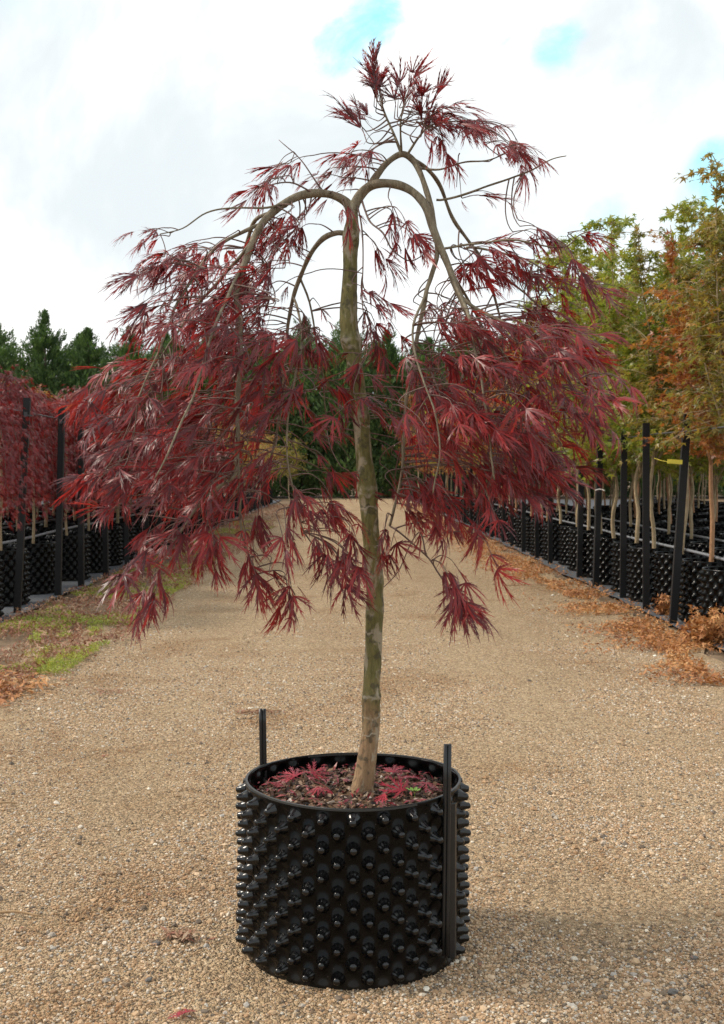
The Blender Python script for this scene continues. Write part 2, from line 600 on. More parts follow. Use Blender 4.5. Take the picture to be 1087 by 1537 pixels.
mb = MB()
mb.add(*stones(95000, 4.3, 9.0, .0025, .0072, power=1.6))
mb.add(*stones(70000, 6.0, 26.0, .004, .0095, power=1.5))
mb.add(*stones(1800, 4.0, 14.0, .009, .016, power=1.5))
tag(mb.obj('loose_gravel', M['stone']), 'fine tan loose gravel scattered over the driveway beyond the big pot', 'gravel', kind='stuff')
g_ = (1 + 5 ** .5) / 2
OCT = np.array([(-1, g_, 0), (1, g_, 0), (-1, -g_, 0), (1, -g_, 0), (0, -1, g_), (0, 1, g_), (0, -1, -g_), (0, 1, -g_), (g_, 0, -1), (g_, 0, 1), (-g_, 0, -1), (-g_, 0, 1)]) / 1.9
OCT_T = np.array([(0, 11, 5), (0, 5, 1), (0, 1, 7), (0, 7, 10), (0, 10, 11), (1, 5, 9), (5, 11, 4), (11, 10, 2), (10, 7, 6), (7, 1, 8), (3, 9, 4), (3, 4, 2), (3, 2, 6), (3, 6, 8), (3, 8, 9), (4, 9, 5), (2, 4, 11), (6, 2, 10), (8, 6, 7), (9, 8, 1)])
mb = MB()
mb.add(*stones(92000, 2.6, 4.4, .0020, .0060, power=1.3))
mb.add(*stones(1300, 2.6, 4.4, .0065, .013, power=1.3))
tag(mb.obj('loose_gravel', M['stone']), 'coarser tan and grey pebbles of the gravel around the foot of the big pot', 'gravel', kind='stuff')


def pebble(name, loc, s, mat, label, group=None):
    mb = MB()
    seg, rg = 9, 5
    v, q = [], []
    ph = RNG.random(3) * 9
    for i in range(rg + 1):
        f = math.pi * i / rg
        for k in range(seg):
            a = 2 * math.pi * k / seg
            d = Vector((math.sin(f) * math.cos(a), math.sin(f) * math.sin(a), math.cos(f)))
            w = 1 + .35 * noise.noise(d * 1.5 + Vector(ph))
            v.append((d.x * w * s[0], d.y * w * s[1], d.z * w * s[2] + s[2] * .5))
    for i in range(rg):
        for k in range(seg):
            q.append((i * seg + k, (i + 1) * seg + k, (i + 1) * seg + (k + 1) % seg, i * seg + (k + 1) % seg))
    mb.add(v, None, q)
    ob = mb.obj(name, mat)
    ob.location = loc
    ob.rotation_euler.z = RNG.random() * 6
    return tag(ob, label, 'stone', group)


for (px, py, s, mt, lb) in (
        (235, 1417, .013, 'dark_stone', 'dark grey stone on the gravel left of the big pot'),
        (224, 1472, .013, 'dark_stone', 'dark grey stone near the bottom left of the driveway'),
        (983, 985, .016, 'pale_stone', 'white flat stone on the gravel near the right verge'),
        (1022, 1007, .017, 'pale_stone', 'long white stone chip nearest the right edge of the driveway'),
        (830, 894, .020, 'pale_stone', 'white stone chip beside the litter strip on the right'),
        (1010, 1493, .017, 'dark_stone', 'blue grey stone at the bottom right of the driveway'),
        (1042, 1440, .013, 'dark_stone', 'dark stone on the gravel near the right edge at the bottom'),
        (852, 956, .014, 'pale_stone', 'small pale pebble in the middle of the right wheel track'),
        (637, 1022, .010, 'pale_stone', 'small pale pebble just right of the maple trunk'),
        (700, 1375, .014, 'pale_stone', 'pale pebble lying right beside the big pot'),
        (640, 1487, .012, 'pale_stone', 'pale pebble in front of the big pot')):
    g = G(px, py)
    pebble('stone', (g.x, g.y, gz(g.x, g.y) + .001), (s, s * .7, s * .42), M[mt], lb)


# ------------------------------------------------------------------ leaves
def dissected_leaf(seed, spread, droop, lobes=7, seg=5, width=.075, curl=.15):
    """finely cut maple leaf, unit length, base at the origin, middle lobe along +x"""
    r = np.random.default_rng(seed)
    V, T = [(0, 0, 0)], []
    half = lobes // 2
    for i in range(-half, half + 1):
        a0 = i * spread * (1 + .15 * (r.random() - .5))
        L = (1.0, .93, .78, .48)[abs(i)] * (1 + .14 * (r.random() - .5))
        dr = droop * (1 + .7 * (r.random() - .5))
        bend = -i * .10 * curl / .15 + (r.random() - .5) * .6
        cs = []
        w = width * (1 - .10 * abs(i))
        ax, ay, az = 0.0, 0.0, 0.0
        a = a0
        idx = []
        step = L / seg
        pts = [(0, 0, 0)]
        for k in range(seg):
            a += bend / seg
            el = -dr * (k + .5) / seg
            ax += math.cos(a) * math.cos(el) * step
            ay += math.sin(a) * math.cos(el) * step
            az += math.sin(el) * step
            pts.append((ax, ay, az))
        lat0 = np.array((-math.sin(a0), math.cos(a0), 0))
        ribl = []
        for k in range(seg + 1):
            hw = .016 * (1 - k / (seg + .3)) + .006
            for sgn in (-1, 1):
                V.append(tuple(np.array(pts[k]) + lat0 * sgn * hw))
            ribl.append(len(V) - 2)
        for k in range(seg):
            p, q = np.array(pts[k]), np.array(pts[k + 1])
            d = q - p
            T += [(ribl[k], ribl[k + 1], ribl[k] + 1), (ribl[k] + 1, ribl[k + 1], ribl[k + 1] + 1)]
            prof = math.sin(math.pi * min(.98, (k + .55) / (seg + .2))) ** .8
            if k == seg - 1:
                V.append(tuple(q + d * .45))
                T.append((ribl[k + 1], len(V) - 1, ribl[k + 1] + 1))
                continue
            for sgn in (-1, 1):
                jit = 1 + .6 * (r.random() - .5)
                tip = p + d * (1.25 + .6 * r.random()) + lat0 * sgn * w * prof * jit * 1.7 + np.array((0, 0, .05 * (r.random() - .5)))
                V.append(tuple(p + d * .62 + lat0 * sgn * .004))
                V.append(tuple(tip))
                b0 = ribl[k] + (0 if sgn < 0 else 1)
                T.append((b0, len(V) - 1, len(V) - 2) if sgn < 0 else (b0, len(V) - 2, len(V) - 1))
    # leaf stalk, back to the twig
    n = len(V)
    V += [(-.30, -.006, .05), (-.30, .006, .05), (.02, .008, 0), (.02, -.008, 0)]
    T += [(n, n + 3, n + 2), (n, n + 2, n + 1)]
    return np.array(V, float), np.array(T)


LEAVES = [dissected_leaf(100 + i, R(sp), dr, nl, 5, w, cu) for i, (sp, dr, w, nl, cu) in enumerate(
    ((11, .5, .036, 5, .1), (15, .8, .040, 7, .2), (19, .6, .042, 5, .25), (8, .9, .034, 5, .05), (24, .9, .045, 7, .3), (13, 1.1, .036, 5, .2), (17, .4, .040, 7, .1),
     (9, .3, .034, 5, .1), (30, .7, .048, 5, .35), (7, .6, .032, 5, .0), (12, .7, .036, 7, -.1), (20, 1.2, .042, 5, .3), (28, .5, .046, 7, .15), (10, .2, .034, 3, .1)))]
LEAVES_SMALL = [dissected_leaf(200 + i, R(sp), dr, 5, 3, .10) for i, (sp, dr) in enumerate(((16, .7), (22, .9), (12, .5), (26, .7)))]


# ------------------------------------------------------------------ THE WEEPING MAPLE
SOIL_Z = .425
base = P(541, 1194)
POT = P(530, 1416)
POT = Vector((POT.x, POT.y, 0))
POT_R, POT_H = .300, .470

maple = empty('weeping_maple', (POT.x, POT.y, SOIL_Z))
tag(maple, 'weeping red lace-leaf maple with arching branches standing in the big black pot', 'tree')
mo = np.array(maple.location)


def mobj(mb, name, mat, smooth=True):
    mb.v = [v - mo for v in mb.v]
    return mb.obj(name, mat, maple, smooth)


# trunk: pixel x, pixel y, width in pixels
TR = [(540, 1215, 44), (541, 1196, 39), (547, 1165, 33), (552, 1130, 30), (556, 1098, 28), (557, 1060, 28), (558, 1045, 30), (558, 1030, 27), (560, 985, 27), (562, 940, 27), (563, 915, 30), (563, 890, 27),
      (562, 866, 30), (560, 845, 27), (557, 800, 27), (554, 760, 28), (552, 740, 33), (550, 722, 31), (547, 690, 26), (544, 650, 26), (541, 622, 29), (539, 605, 26), (535, 570, 25), (531, 535, 26), (527, 512, 34), (525, 498, 28), (523, 470, 27),
      (525, 430, 24), (526, 400, 23), (526, 378, 24), (527, 358, 27), (528, 345, 25), (529, 330, 19), (529, 312, 17), (530, 302, 13)]
tp = catmull([tuple(P(x, y, DT)) + (w * .96 / F * DT / 2,) for x, y, w in TR], 5)
mb = MB()
seg = 20
rings = []
for i, row in enumerate(tp):
    c, rr = row[:3], row[3]
    for k in range(seg):
        a = 2 * math.pi * k / seg
        p = Vector((math.cos(a), math.sin(a), 0))
        w = 1 + .09 * noise.noise(Vector((p.x * 1.6, p.y * 1.6, c[2] * 14))) + .06 * noise.noise(Vector((p.x * 4, p.y * 4, c[2] * 45)))
        if c[2] < SOIL_Z + .05:
            w += .10 * (SOIL_Z + .05 - c[2]) / .05 * math.cos(3 * a + 1)
        rings.append((c[0] + p.x * rr * w, c[1] + p.y * rr * w, c[2]))
q = [(i * seg + k, i * seg + (k + 1) % seg, (i + 1) * seg + (k + 1) % seg, (i + 1) * seg + k) for i in range(len(tp) - 1) for k in range(seg)]
mb.add(rings, None, q)
trunk_ob = mb.obj('trunk', M['trunk'], maple, True)
trunk_ob.matrix_parent_inverse = Matrix.Translation(-maple.location)
knots = [(P(527, 512, DT - .02), .013), (P(531, 357, DT - .018), .012), (P(551, 738, DT - .02), .011)]
for kp, kr in knots:
    mb = MB()
    v, q = [], []
    for i in range(6):
        f = math.pi * i / 5
        for k in range(9):
            a = 2 * math.pi * k / 9
            d = Vector((math.sin(f) * math.cos(a), math.sin(f) * math.sin(a), math.cos(f)))
            w = kr * (1 + .5 * noise.noise(d * 2.3 + kp * 10))
            v.append((kp.x + d.x * w, kp.y + d.y * w * .8, kp.z + d.z * w * .8))
    q = [(i * 9 + k, (i + 1) * 9 + k, (i + 1) * 9 + (k + 1) % 9, i * 9 + (k + 1) % 9) for i in range(5) for k in range(9)]
    mb.add(v, None, q)
    ob = mb.obj('knot', M['trunk'], maple, True)
    ob.matrix_parent_inverse = Matrix.Translation(-maple.location)

# branches: pixel x, pixel y, depth offset from the trunk in metres; start and end width in pixels
BR = [
    ([(529, 322, 0), (518, 303, 0), (495, 292, -.01), (462, 291, -.03), (430, 302, -.05), (402, 325, -.08), (382, 358, -.10), (366, 396, -.12), (356, 440, -.14), (360, 490, -.16), (362, 548, -.18), (356, 620, -.20)], 15, 8),
    ([(356, 620, -.20), (355, 680, -.22), (352, 712, -.23), (318, 738, -.25), (288, 768, -.27), (262, 812, -.29), (240, 860, -.30), (222, 905, -.31)], 6.5, 2.5),
    ([(356, 620, -.20), (357, 700, -.21), (360, 760, -.22), (368, 820, -.22), (390, 870, -.23), (425, 900, -.24)], 6, 2),
    ([(408, 318, -.07), (385, 330, -.0), (370, 365, .1), (360, 410, .16), (362, 445, .2), (350, 520, .26), (330, 600, .3), (300, 680, .34)], 7, 3),
    ([(525, 352, 0), (508, 350, .01), (486, 361, .04), (464, 386, .07), (450, 415, .10), (440, 445, .12), (434, 485, .14), (430, 540, .16), (420, 620, .18), (405, 700, .2)], 9, 4),
    ([(529, 318, 0), (536, 300, 0), (552, 283, 0), (572, 276, -.01), (598, 277, -.02), (622, 290, -.03), (640, 312, -.05), (650, 340, -.06), (660, 370, -.08), (676, 405, -.10), (690, 440, -.12), (700, 470, -.14)], 15, 9),
    ([(556, 281, 0), (568, 262, 0), (582, 243, .01), (603, 229, .02), (620, 238, .02), (632, 262, .0), (642, 292, -.02), (650, 325, -.05), (655, 370, -.07), (648, 415, -.09), (640, 440, -.10), (630, 486, -.10), (617, 566, -.10), (608, 610, -.10), (606, 685, -.10), (597, 735, -.10), (586, 790, -.10)], 11, 4),
    ([(612, 233, .02), (640, 250, .06), (662, 280, .1), (680, 325, .13), (700, 362, .15), (724, 395, .17), (745, 450, .18), (755, 520, .2), (758, 600, .22)], 7, 3),
    ([(690, 440, -.12), (712, 462, -.15), (755, 484, -.2), (800, 515, -.26), (835, 548, -.3), (870, 575, -.33), (915, 592, -.36)], 6, 2),
    ([(660, 372, -.08), (690, 430, .0), (730, 500, .1), (760, 580, .2), (780, 660, .25)], 5, 2.5),
    ([(676, 405, -.10), (700, 470, -.2), (720, 560, -.28), (735, 640, -.32), (742, 720, -.34)], 5.5, 2.5),
    ([(586, 790, -.10), (600, 800, -.12), (640, 832, -.14), (660, 862, -.16), (680, 895, -.17), (712, 925, -.18)], 3.5, 1.4),
    ([(640, 832, -.14), (628, 800, -.13), (600, 850, -.12), (575, 880, -.1)], 2.5, 1.2),
    ([(603, 229, .02), (590, 200, .03), (575, 165, .04), (568, 135, .05), (560, 98, .05)], 4.5, 1.5),
    ([(603, 229, .02), (602, 195, -.03), (606, 165, -.06), (612, 140, -.08)], 4, 1.5),
    ([(610, 232, .02), (630, 205, 0), (655, 185, -.02), (700, 182, -.03)], 4, 1.5),
    ([(625, 250, .02), (660, 253, 0), (700, 242, -.04), (735, 240, -.07), (775, 225, -.1)], 4, 1.6),
    ([(655, 300, -.02), (701, 291, -.02), (750, 274, -.06), (795, 258, -.1), (828, 240, -.13), (852, 234, -.14)], 4, 1.4),
    ([(655, 372, -.07), (690, 368, -.08), (735, 364, -.12), (778, 360, -.16), (844, 368, -.2), (872, 350, -.22), (908, 342, -.24)], 4, 1.2),
    ([(700, 372, .15), (750, 380, .1), (800, 396, .05), (846, 424, .0), (880, 440, -.03)], 4, 1.6),
    ([(430, 302, -.05), (400, 311, -.1), (350, 313, -.16), (310, 322, -.2), (275, 345, -.22), (240, 352, -.24)], 4, 1.5),
    ([(486, 289, -.01), (470, 265, .0), (447, 236, .03), (419, 208, .05)], 3, 1),
    ([(470, 290, -.03), (440, 275, -.08), (405, 278, -.12), (375, 282, -.14)], 3, 1.2),
    ([(395, 335, -.08), (340, 360, -.12), (300, 400, -.2), (270, 450, -.28), (240, 520, -.34), (205, 600, -.38)], 6, 2),
    ([(380, 360, -.10), (330, 420, -.02), (280, 480, .08), (230, 560, .15), (190, 640, .2), (160, 690, .22)], 6, 2),
    ([(366, 396, -.12), (330, 470, -.3), (300, 560, -.42), (270, 640, -.48), (230, 720, -.5)], 5, 2),
    ([(450, 415, .10), (470, 480, .12), (485, 560, .16), (490, 640, .18)], 4, 2),
    ([(440, 445, .12), (455, 500, -.05), (440, 580, -.15), (430, 660, -.2), (440, 740, -.22), (455, 800, -.22)], 4, 2),
    ([(455, 800, -.22), (480, 830, -.2), (520, 850, -.18)], 2.5, 1.2),
    ([(640, 440, -.10), (620, 500, -.2), (640, 580, -.3), (660, 660, -.34), (650, 740, -.34)], 4, 2),
    ([(700, 470, -.14), (760, 540, -.1), (810, 610, -.08), (850, 680, -.06)], 4, 1.8),
    ([(724, 395, .17), (790, 440, .2), (840, 500, .2), (880, 580, .2)], 4, 1.8),
    ([(543, 300, 0), (552, 330, -.06), (575, 350, -.1), (590, 375, -.1), (615, 392, -.08), (640, 375, -.07)], 3.2, 1.6),
    ([(535, 305, 0), (542, 345, -.05), (546, 400, -.07), (545, 460, -.08), (560, 520, -.1)], 3, 1.4),
    ([(690, 230, -.03), (688, 262, -.03), (686, 280, -.03)], 2, 1),
]
SAMP = []
for pts, w0, w1 in BR:
    wp = catmull([tuple(P(x, y, DT + d)) for x, y, d in pts], 6)
    n = len(wp)
    wob = np.array([[noise.noise(Vector(p) * 9 + Vector((7 * k, 0, 0))) for k in range(3)] for p in wp]) * .007
    wob[0] = 0
    wp = wp + wob
    w = np.linspace(w0, w1, n)
    rad = w / F * DT / 2 * np.array([1 + .22 * noise.noise(Vector(p) * 22) for p in wp])
    mb = MB()
    tube(mb, wp, rad, 10 if w0 > 8 else 6)
    mobj(mb, 'branch', M['branch'] if w0 > 3.5 else M['twig'])
    if len(pts) > 3:
        SAMP.append(np.concatenate([wp[3:], rad[3:, None]], 1))
SAMP = np.concatenate(SAMP)

# foliage: pixel centre, pixel half-axes, number of twigs, reach of the twig (pixels right, pixels down), depth half range, depth centre
FOL = [
    (320, 490, 110, 62, 62, (-.9, .25), .34, .0), (245, 600, 115, 66, 74, (-1, .28), .30, -.05), (395, 545, 70, 85, 44, (-.6, .5), .28, .05),
    (250, 690, 95, 52, 38, (-1, .35), .26, -.05), (350, 680, 75, 70, 40, (-.7, .5), .28, 0), (290, 745, 65, 45, 18, (-.9, .4), .22, -.1),
    (185, 760, 30, 12, 4, (-1, .2), .08, -.2), (275, 795, 60, 26, 9, (-.8, .5), .14, -.2), (640, 770, 50, 22, 7, (.6, .5), .12, -.15), (530, 560, 20, 60, 4, (-.5, .5), .1, -.12), (585, 640, 20, 60, 4, (.6, .5), .1, .1), (150, 700, 30, 22, 5, (-1, .25), .12, -.2),
    (285, 390, 62, 34, 20, (-.9, .2), .18, -.1), (405, 400, 50, 46, 14, (-.7, .5), .15, 0), (345, 415, 55, 40, 16, (-.8, .4), .2, 0), (440, 350, 40, 25, 5, (-.7, .5), .1, 0),
    (400, 810, 40, 50, 8, (.1, 1), .12, -.22), (430, 870, 22, 28, 3, (.3, 1), .08, -.22), (510, 815, 35, 34, 10, (.2, .8), .10, -.2), (475, 760, 50, 30, 9, (.5, .6), .12, -.15),
    (215, 835, 25, 22, 4, (-.9, .4), .05, -.29), (228, 880, 12, 12, 3, (-.3, 1), .03, -.31), (330, 800, 40, 24, 5, (-.3, 1), .1, -.2),
    (445, 325, 35, 20, 6, (-.6, .7), .06, .02), (430, 255, 32, 16, 4, (-.6, .5), .04, .02), (400, 280, 22, 10, 3, (-.8, .4), .04, -.12), (235, 352, 20, 6, 3, (-1, .15), .04, -.24),
    (490, 620, 30, 60, 7, (.7, .4), .14, .05), (500, 700, 30, 30, 6, (.7, .5), .14, -.05), (470, 500, 40, 45, 10, (.4, .6), .14, .05), (505, 270, 30, 20, 3, (-.8, .3), .05, .02),
    (720, 520, 85, 48, 50, (.9, .25), .30, .0), (810, 545, 72, 55, 44, (1, .35), .28, 0), (710, 630, 92, 62, 58, (.7, .45), .30, 0), (800, 680, 62, 48, 32, (1, .4), .24, 0),
    (645, 590, 36, 90, 24, (.4, .7), .22, .0), (625, 735, 45, 32, 13, (.5, .6), .16, -.1), (720, 725, 70, 30, 20, (.7, .5), .2, 0), (905, 590, 28, 30, 5, (1, .4), .10, -.3), (860, 620, 28, 40, 9, (1, .4), .14, -.1),
    (745, 395, 45, 22, 6, (1, .3), .10, 0), (570, 490, 20, 40, 5, (.3, .9), .10, .05), (830, 450, 34, 22, 7, (1, .3), .12, 0), (893, 430, 18, 8, 3, (1, .1), .06, 0), (670, 470, 50, 20, 9, (.5, .5), .2, .05),
    (563, 134, 9, 14, 4, (-.1, -1), .04, .05), (575, 145, 14, 16, 4, (.1, -1), .05, .03), (543, 190, 16, 25, 5, (-.6, -.6), .06, .03), (560, 215, 14, 14, 3, (-.4, .4), .05, .0), (605, 148, 18, 16, 6, (.25, -1), .05, -.06), (630, 165, 18, 18, 6, (.4, -.9), .06, -.04), (650, 182, 28, 20, 11, (.8, -.2), .08, -.02), (700, 182, 20, 14, 7, (1, -.05), .05, -.03), (655, 205, 20, 10, 4, (.5, .8), .05, -.03),
    (765, 225, 22, 14, 6, (1, .15), .06, -.09), (535, 245, 20, 18, 5, (-.8, .3), .06, .03), (775, 222, 18, 10, 4, (.6, .8), .05, -.1), (520, 310, 14, 10, 2, (.4, .6), .05, -.05), (590, 325, 24, 22, 3, (.4, .9), .06, -.08), (720, 292, 12, 8, 2, (1, .2), .04, -.04), (690, 285, 6, 12, 1, (.1, 1), .02, -.03),
    (695, 390, 20, 16, 4, (.7, .6), .06, .0), (820, 405, 24, 14, 4, (1, .3), .06, .0), (800, 350, 24, 8, 4, (1, .15), .05, -.17), (740, 370, 20, 12, 4, (1, .25), .06, -.1), (760, 408, 22, 12, 6, (1, .2), .06, .1), (880, 350, 16, 6, 2, (1, -.1), .03, -.22), (610, 345, 16, 14, 3, (.5, .8), .05, -.08), (870, 395, 14, 20, 3, (.6, .8), .05, -.1),
    (555, 440, 12, 20, 2, (.8, .5), .05, -.07), (555, 370, 12, 14, 2, (.6, .6), .04, -.05), (800, 480, 40, 20, 10, (1, .35), .2, 0),
    (675, 865, 22, 18, 4, (.6, .8), .04, -.16), (700, 905, 16, 16, 3, (.7, .8), .03, -.18), (585, 800, 14, 20, 3, (-.3, 1), .05, -.11), (725, 800, 14, 30, 2, (.3, 1), .05, -.2),
    (560, 590, 22, 60, 3, (.6, .5), .08, -.2),
]
twigs = MB()
leafrec = []            # position, rotation, size, variant, score
for (cx, cy, rx, ry, cnt, (ox, oy), dh, dc) in FOL:
    for _ in range(int(cnt * .84 + .5) if cnt > 12 else cnt):
        a, rr = random.random() * 6.283, math.sqrt(random.random())
        px, py = cx + rx * rr * math.cos(a), cy + ry * rr * math.sin(a)
        dd = dc + dh * (random.random() * 2 - 1)
        if cnt > 15 and random.random() < .5:
            dd = dc + dh * math.copysign(.6 + .5 * random.random(), random.random() - .5)
        d = DT + dd
        ln = random.uniform(30, 95) if cnt > 12 else random.uniform(25, 55)
        ang = math.atan2(oy, ox) + random.gauss(0, .22)
        vx, vy = math.cos(ang), math.sin(ang)
        S = np.array(P(px - vx * ln * .5, py - vy * ln * .5, d))
        E = np.array(P(px + vx * ln * .5, py + vy * ln * .5, d + (dd * .25 + random.gauss(0, .03))))
        L = np.linalg.norm(E - S)
        mid = (S + E) / 2 + np.array((0, random.uniform(-.01, .01), L * (.12 if oy > -.3 else 0)))
        c = catmull([S, mid, E], 4)
        tube(twigs, c, np.linspace(.0015, .0007, len(c)), 4, cap=False)
        # join it to a branch above or beside it
        ax_ = (E - S) / L
        dist = np.linalg.norm(SAMP[:, :3] - S, axis=1) + np.where(SAMP[:, 2] < S[2] - .02, .2, 0) + np.where((S - SAMP[:, :3]) @ ax_ < 0, .25, 0)
        j = int(np.argmin(dist))
        A = SAMP[j, :3]
        if dist[j] < .6 and np.linalg.norm(A - S) > .01:
            D = np.linalg.norm(A - S)
            c1_ = (A * .35 + S * .65) * .45 + (S - ax_ * D * (.38 if float(np.dot(S - A, ax_)) > 0 else .08)) * .55 + np.array((0, 0, D * .04))
            tt_ = np.linspace(0, 1, 9)[:, None]
            cc = (1 - tt_) ** 2 * A + 2 * tt_ * (1 - tt_) * c1_ + tt_ ** 2 * S
            tube(twigs, cc, np.linspace(min(SAMP[j, 3] * .8, .0024), .0014, len(cc)), 4, cap=False)
        nodes = max(1, int(L / .046))
        axis = (E - S) / L
        for k in range(nodes + 1):
            tpos = (k + .6) / (nodes + .6)
            pos = (1 - tpos) ** 2 * S + 2 * tpos * (1 - tpos) * mid + tpos ** 2 * E
            last = k == nodes
            for sgn in ((0,) if last else (-1, 1)):
                if not last and random.random() < .34:
                    continue
                up = np.array((0, 0, 1.0))
                side = np.cross(axis, up)
                side /= np.linalg.norm(side) + 1e-6
                grav = (.22 if cy < 770 else .5) if oy > -.3 else -.15
                dr = axis * 1.0 + side * sgn * random.uniform(.1, .8) + up * (-grav + random.gauss(0, .30))
                nrm = up + np.array((random.gauss(0, .6), random.gauss(0, .6) - .25, 0))
                dr = dr / np.linalg.norm(dr)
                size = .045 + .072 * random.random() ** 1.3 * (.96 if cnt > 12 else .88)
                if cy > 790:
                    size *= 1.1
                Rm = frame(dr, nrm)
                sparse = 0 if cnt > 12 else .25
                leafrec.append((pos + dr * size * .28, Rm, size, random.randrange(len(LEAVES)), -np.linalg.norm(pos - np.array((0, 0, CAM_H))) + sparse + size))
tw = mobj(twigs, 'twigs', M['twig'])
tw['kind'] = 'stuff'
leafrec.sort(key=lambda r: -r[4])
leaf_meshes = []
for V, T in LEAVES:
    mb = MB()
    mb.add(V, T)
    leaf_meshes.append(mb.mesh('leaf', M['maple_leaf']))
for pos, Rm, size, var, sc in leafrec[:299]:
    ob = link('leaf', leaf_meshes[var], maple)
    mt = Matrix([list(r) for r in Rm]).to_4x4()
    mt = Matrix.Translation(Vector(pos - mo)) @ mt @ Matrix.Scale(size, 4)
    ob.matrix_local = mt
fol = MB()
for pos, Rm, size, var, sc in leafrec[299:]:
    V, T = LEAVES[var]
    fol.add((V * size) @ Rm.T + pos, T)
fo = mobj(fol, 'foliage', M['maple_leaf'], False)
fo['kind'] = 'stuff'
print('leaves', len(leafrec))

# ------------------------------------------------------------------ THE BIG POT
KC, ROWP = 24, .0372          # studs round the pot; distance between rows


def egg_wall(R0, H, kc, rowp, amp, nth, nz, tipamp=0.0, thick=.004, taper=0.0):
    """studded sheet bent to a cylinder: outward and inward bumps like an egg box"""
    v, q = [], []
    th = np.arange(nth) * 2 * math.pi / nth
    zs = np.linspace(0, H, nz)
    for side in (0, 1):
        for z in zs:
            edge = min(1.0, (H - z) / .02, z / .02 + .15)
            f = np.cos(kc * th) * math.cos(math.pi * (z - H + rowp * .8) / rowp)
            sh = np.sign(f) * np.abs(f) ** .9
            out = amp * sh * max(edge, 0.0)
            if tipamp:
                out = out + tipamp * np.clip(f - .45, 0, 1) ** 1.0 / .55 * max(edge, 0)
            rr = R0 - taper * (1 - z / H) + out - side * thick
            v.append(np.stack([rr * np.cos(th), rr * np.sin(th), np.full(nth, z)], 1))
    v = np.concatenate(v)
    for side in (0, 1):
        o_ = side * nth * nz
        for j in range(nz - 1):
            for i in range(nth):
                i2 = (i + 1) % nth
                a = (o_ + j * nth + i, o_ + j * nth + i2, o_ + (j + 1) * nth + i2, o_ + (j + 1) * nth + i)
                q.append(a if side == 0 else a[::-1])
    for j in (0, nz - 1):
        for i in range(nth):
            i2 = (i + 1) % nth
            a = (j * nth + i, j * nth + i2, nth * nz + j * nth + i2, nth * nz + j * nth + i)
            q.append(a if j else a[::-1])
    return v, q


pot = empty('plant_pot', POT)
tag(pot, 'large round black studded pot standing on the gravel, holding the weeping maple', 'plant pot')
mb = MB()
v, q = egg_wall(POT_R, POT_H, KC, ROWP, .0062, KC * 12, 150)
mb.add(v, None, q)
mb.obj('pot_wall', M['pot'], pot, True)
# studs
mb = MB()
prof = [(-.006, .0225), (0, .0200), (.007, .0160), (.014, .0122), (.021, .0112), (.0255, .0090), (.0280, .0048)]
v, q = [], []
for x, r_ in prof:
    for k in range(12):
        a = 2 * math.pi * k / 12
        v.append((x, r_ * math.cos(a), r_ * math.sin(a)))
for i in range(len(prof) - 1):
    for k in range(12):
        q.append((i * 12 + k, i * 12 + (k + 1) % 12, (i + 1) * 12 + (k + 1) % 12, (i + 1) * 12 + k))
v.append((.0287, 0, 0))
t3 = [(len(v) - 1, (len(prof) - 1) * 12 + k, (len(prof) - 1) * 12 + (k + 1) % 12) for k in range(12)]
mb.add(v, t3, q)
FLA = math.atan2(P(677, 1117, DT - .19).y - POT.y, P(677, 1117, DT - .19).x - POT.x)
M['stud'] = simple('glossy_black_stud', (.0035, .0035, .004), .22, .5, 30, .5)
stud_me = mb.mesh('stud', M['stud'], True)
for j in range(12):
    z = POT_H - ROWP * .8 - ROWP * j
    if z < .012:
        break
    for i in range(KC):
        a = 2 * math.pi * (i + (.5 if j % 2 else 0)) / KC
        if abs((a - FLA + math.pi) % (2 * math.pi) - math.pi) < .10:
            continue                                     # the overlap of the sheet is flat
        ob = link('stud', stud_me, pot)
        ob.location = ((POT_R + .004) * math.cos(a), (POT_R + .004) * math.sin(a), z)
        ob.rotation_euler = (random.gauss(0, .02), random.gauss(0, .05), a + random.gauss(0, .05))
        sc_ = random.uniform(.93, 1.05)
        ob.scale = (random.uniform(.74, .92), sc_ * .88, sc_ * .88)
# rim band
mb = MB()
n = 160
v, q = [], []
for (dr, dz) in ((.0012, -.004), (.0012, .0015), (-.0048, .0015), (-.0048, -.004)):
    for k in range(n):
        a = 2 * math.pi * k / n
        rr = POT_R + dr + .0022 * math.sin(3 * a + .4)
        v.append((rr * math.cos(a), rr * math.sin(a), POT_H + dz + .003 * math.sin(2 * a + 1)))
for j in range(3):
    for k in range(n):
        q.append((j * n + k, j * n + (k + 1) % n, (j + 1) * n + (k + 1) % n, (j + 1) * n + k))
mb.add(v, None, q)
mb.obj('rim', simple('scuffed_plastic_edge', (.035, .035, .034), .5, .4), pot)
# soil
mb = MB()
v, t3 = [(0, 0, SOIL_Z + .006)], []
nr, ns = 14, 60
for j in range(1, nr + 1):
    for k in range(ns):
        a = 2 * math.pi * k / ns
        rr = (POT_R - .012) * j / nr
        x, y = rr * math.cos(a), rr * math.sin(a)
        v.append((x, y, SOIL_Z + .010 * noise.noise((x * 14, y * 14, 0)) + .006 * noise.noise((x * 50, y * 50, 0)) - .010 * (j / nr) ** 3))
for k in range(ns):
    t3.append((0, 1 + k, 1 + (k + 1) % ns))
q = [(1 + j * ns + k, 1 + (j + 1) * ns + k, 1 + (j + 1) * ns + (k + 1) % ns, 1 + j * ns + (k + 1) % ns) for j in range(nr - 1) for k in range(ns)]
mb.add(v, t3, q)
mb.obj('soil', M['soil'], pot, True)
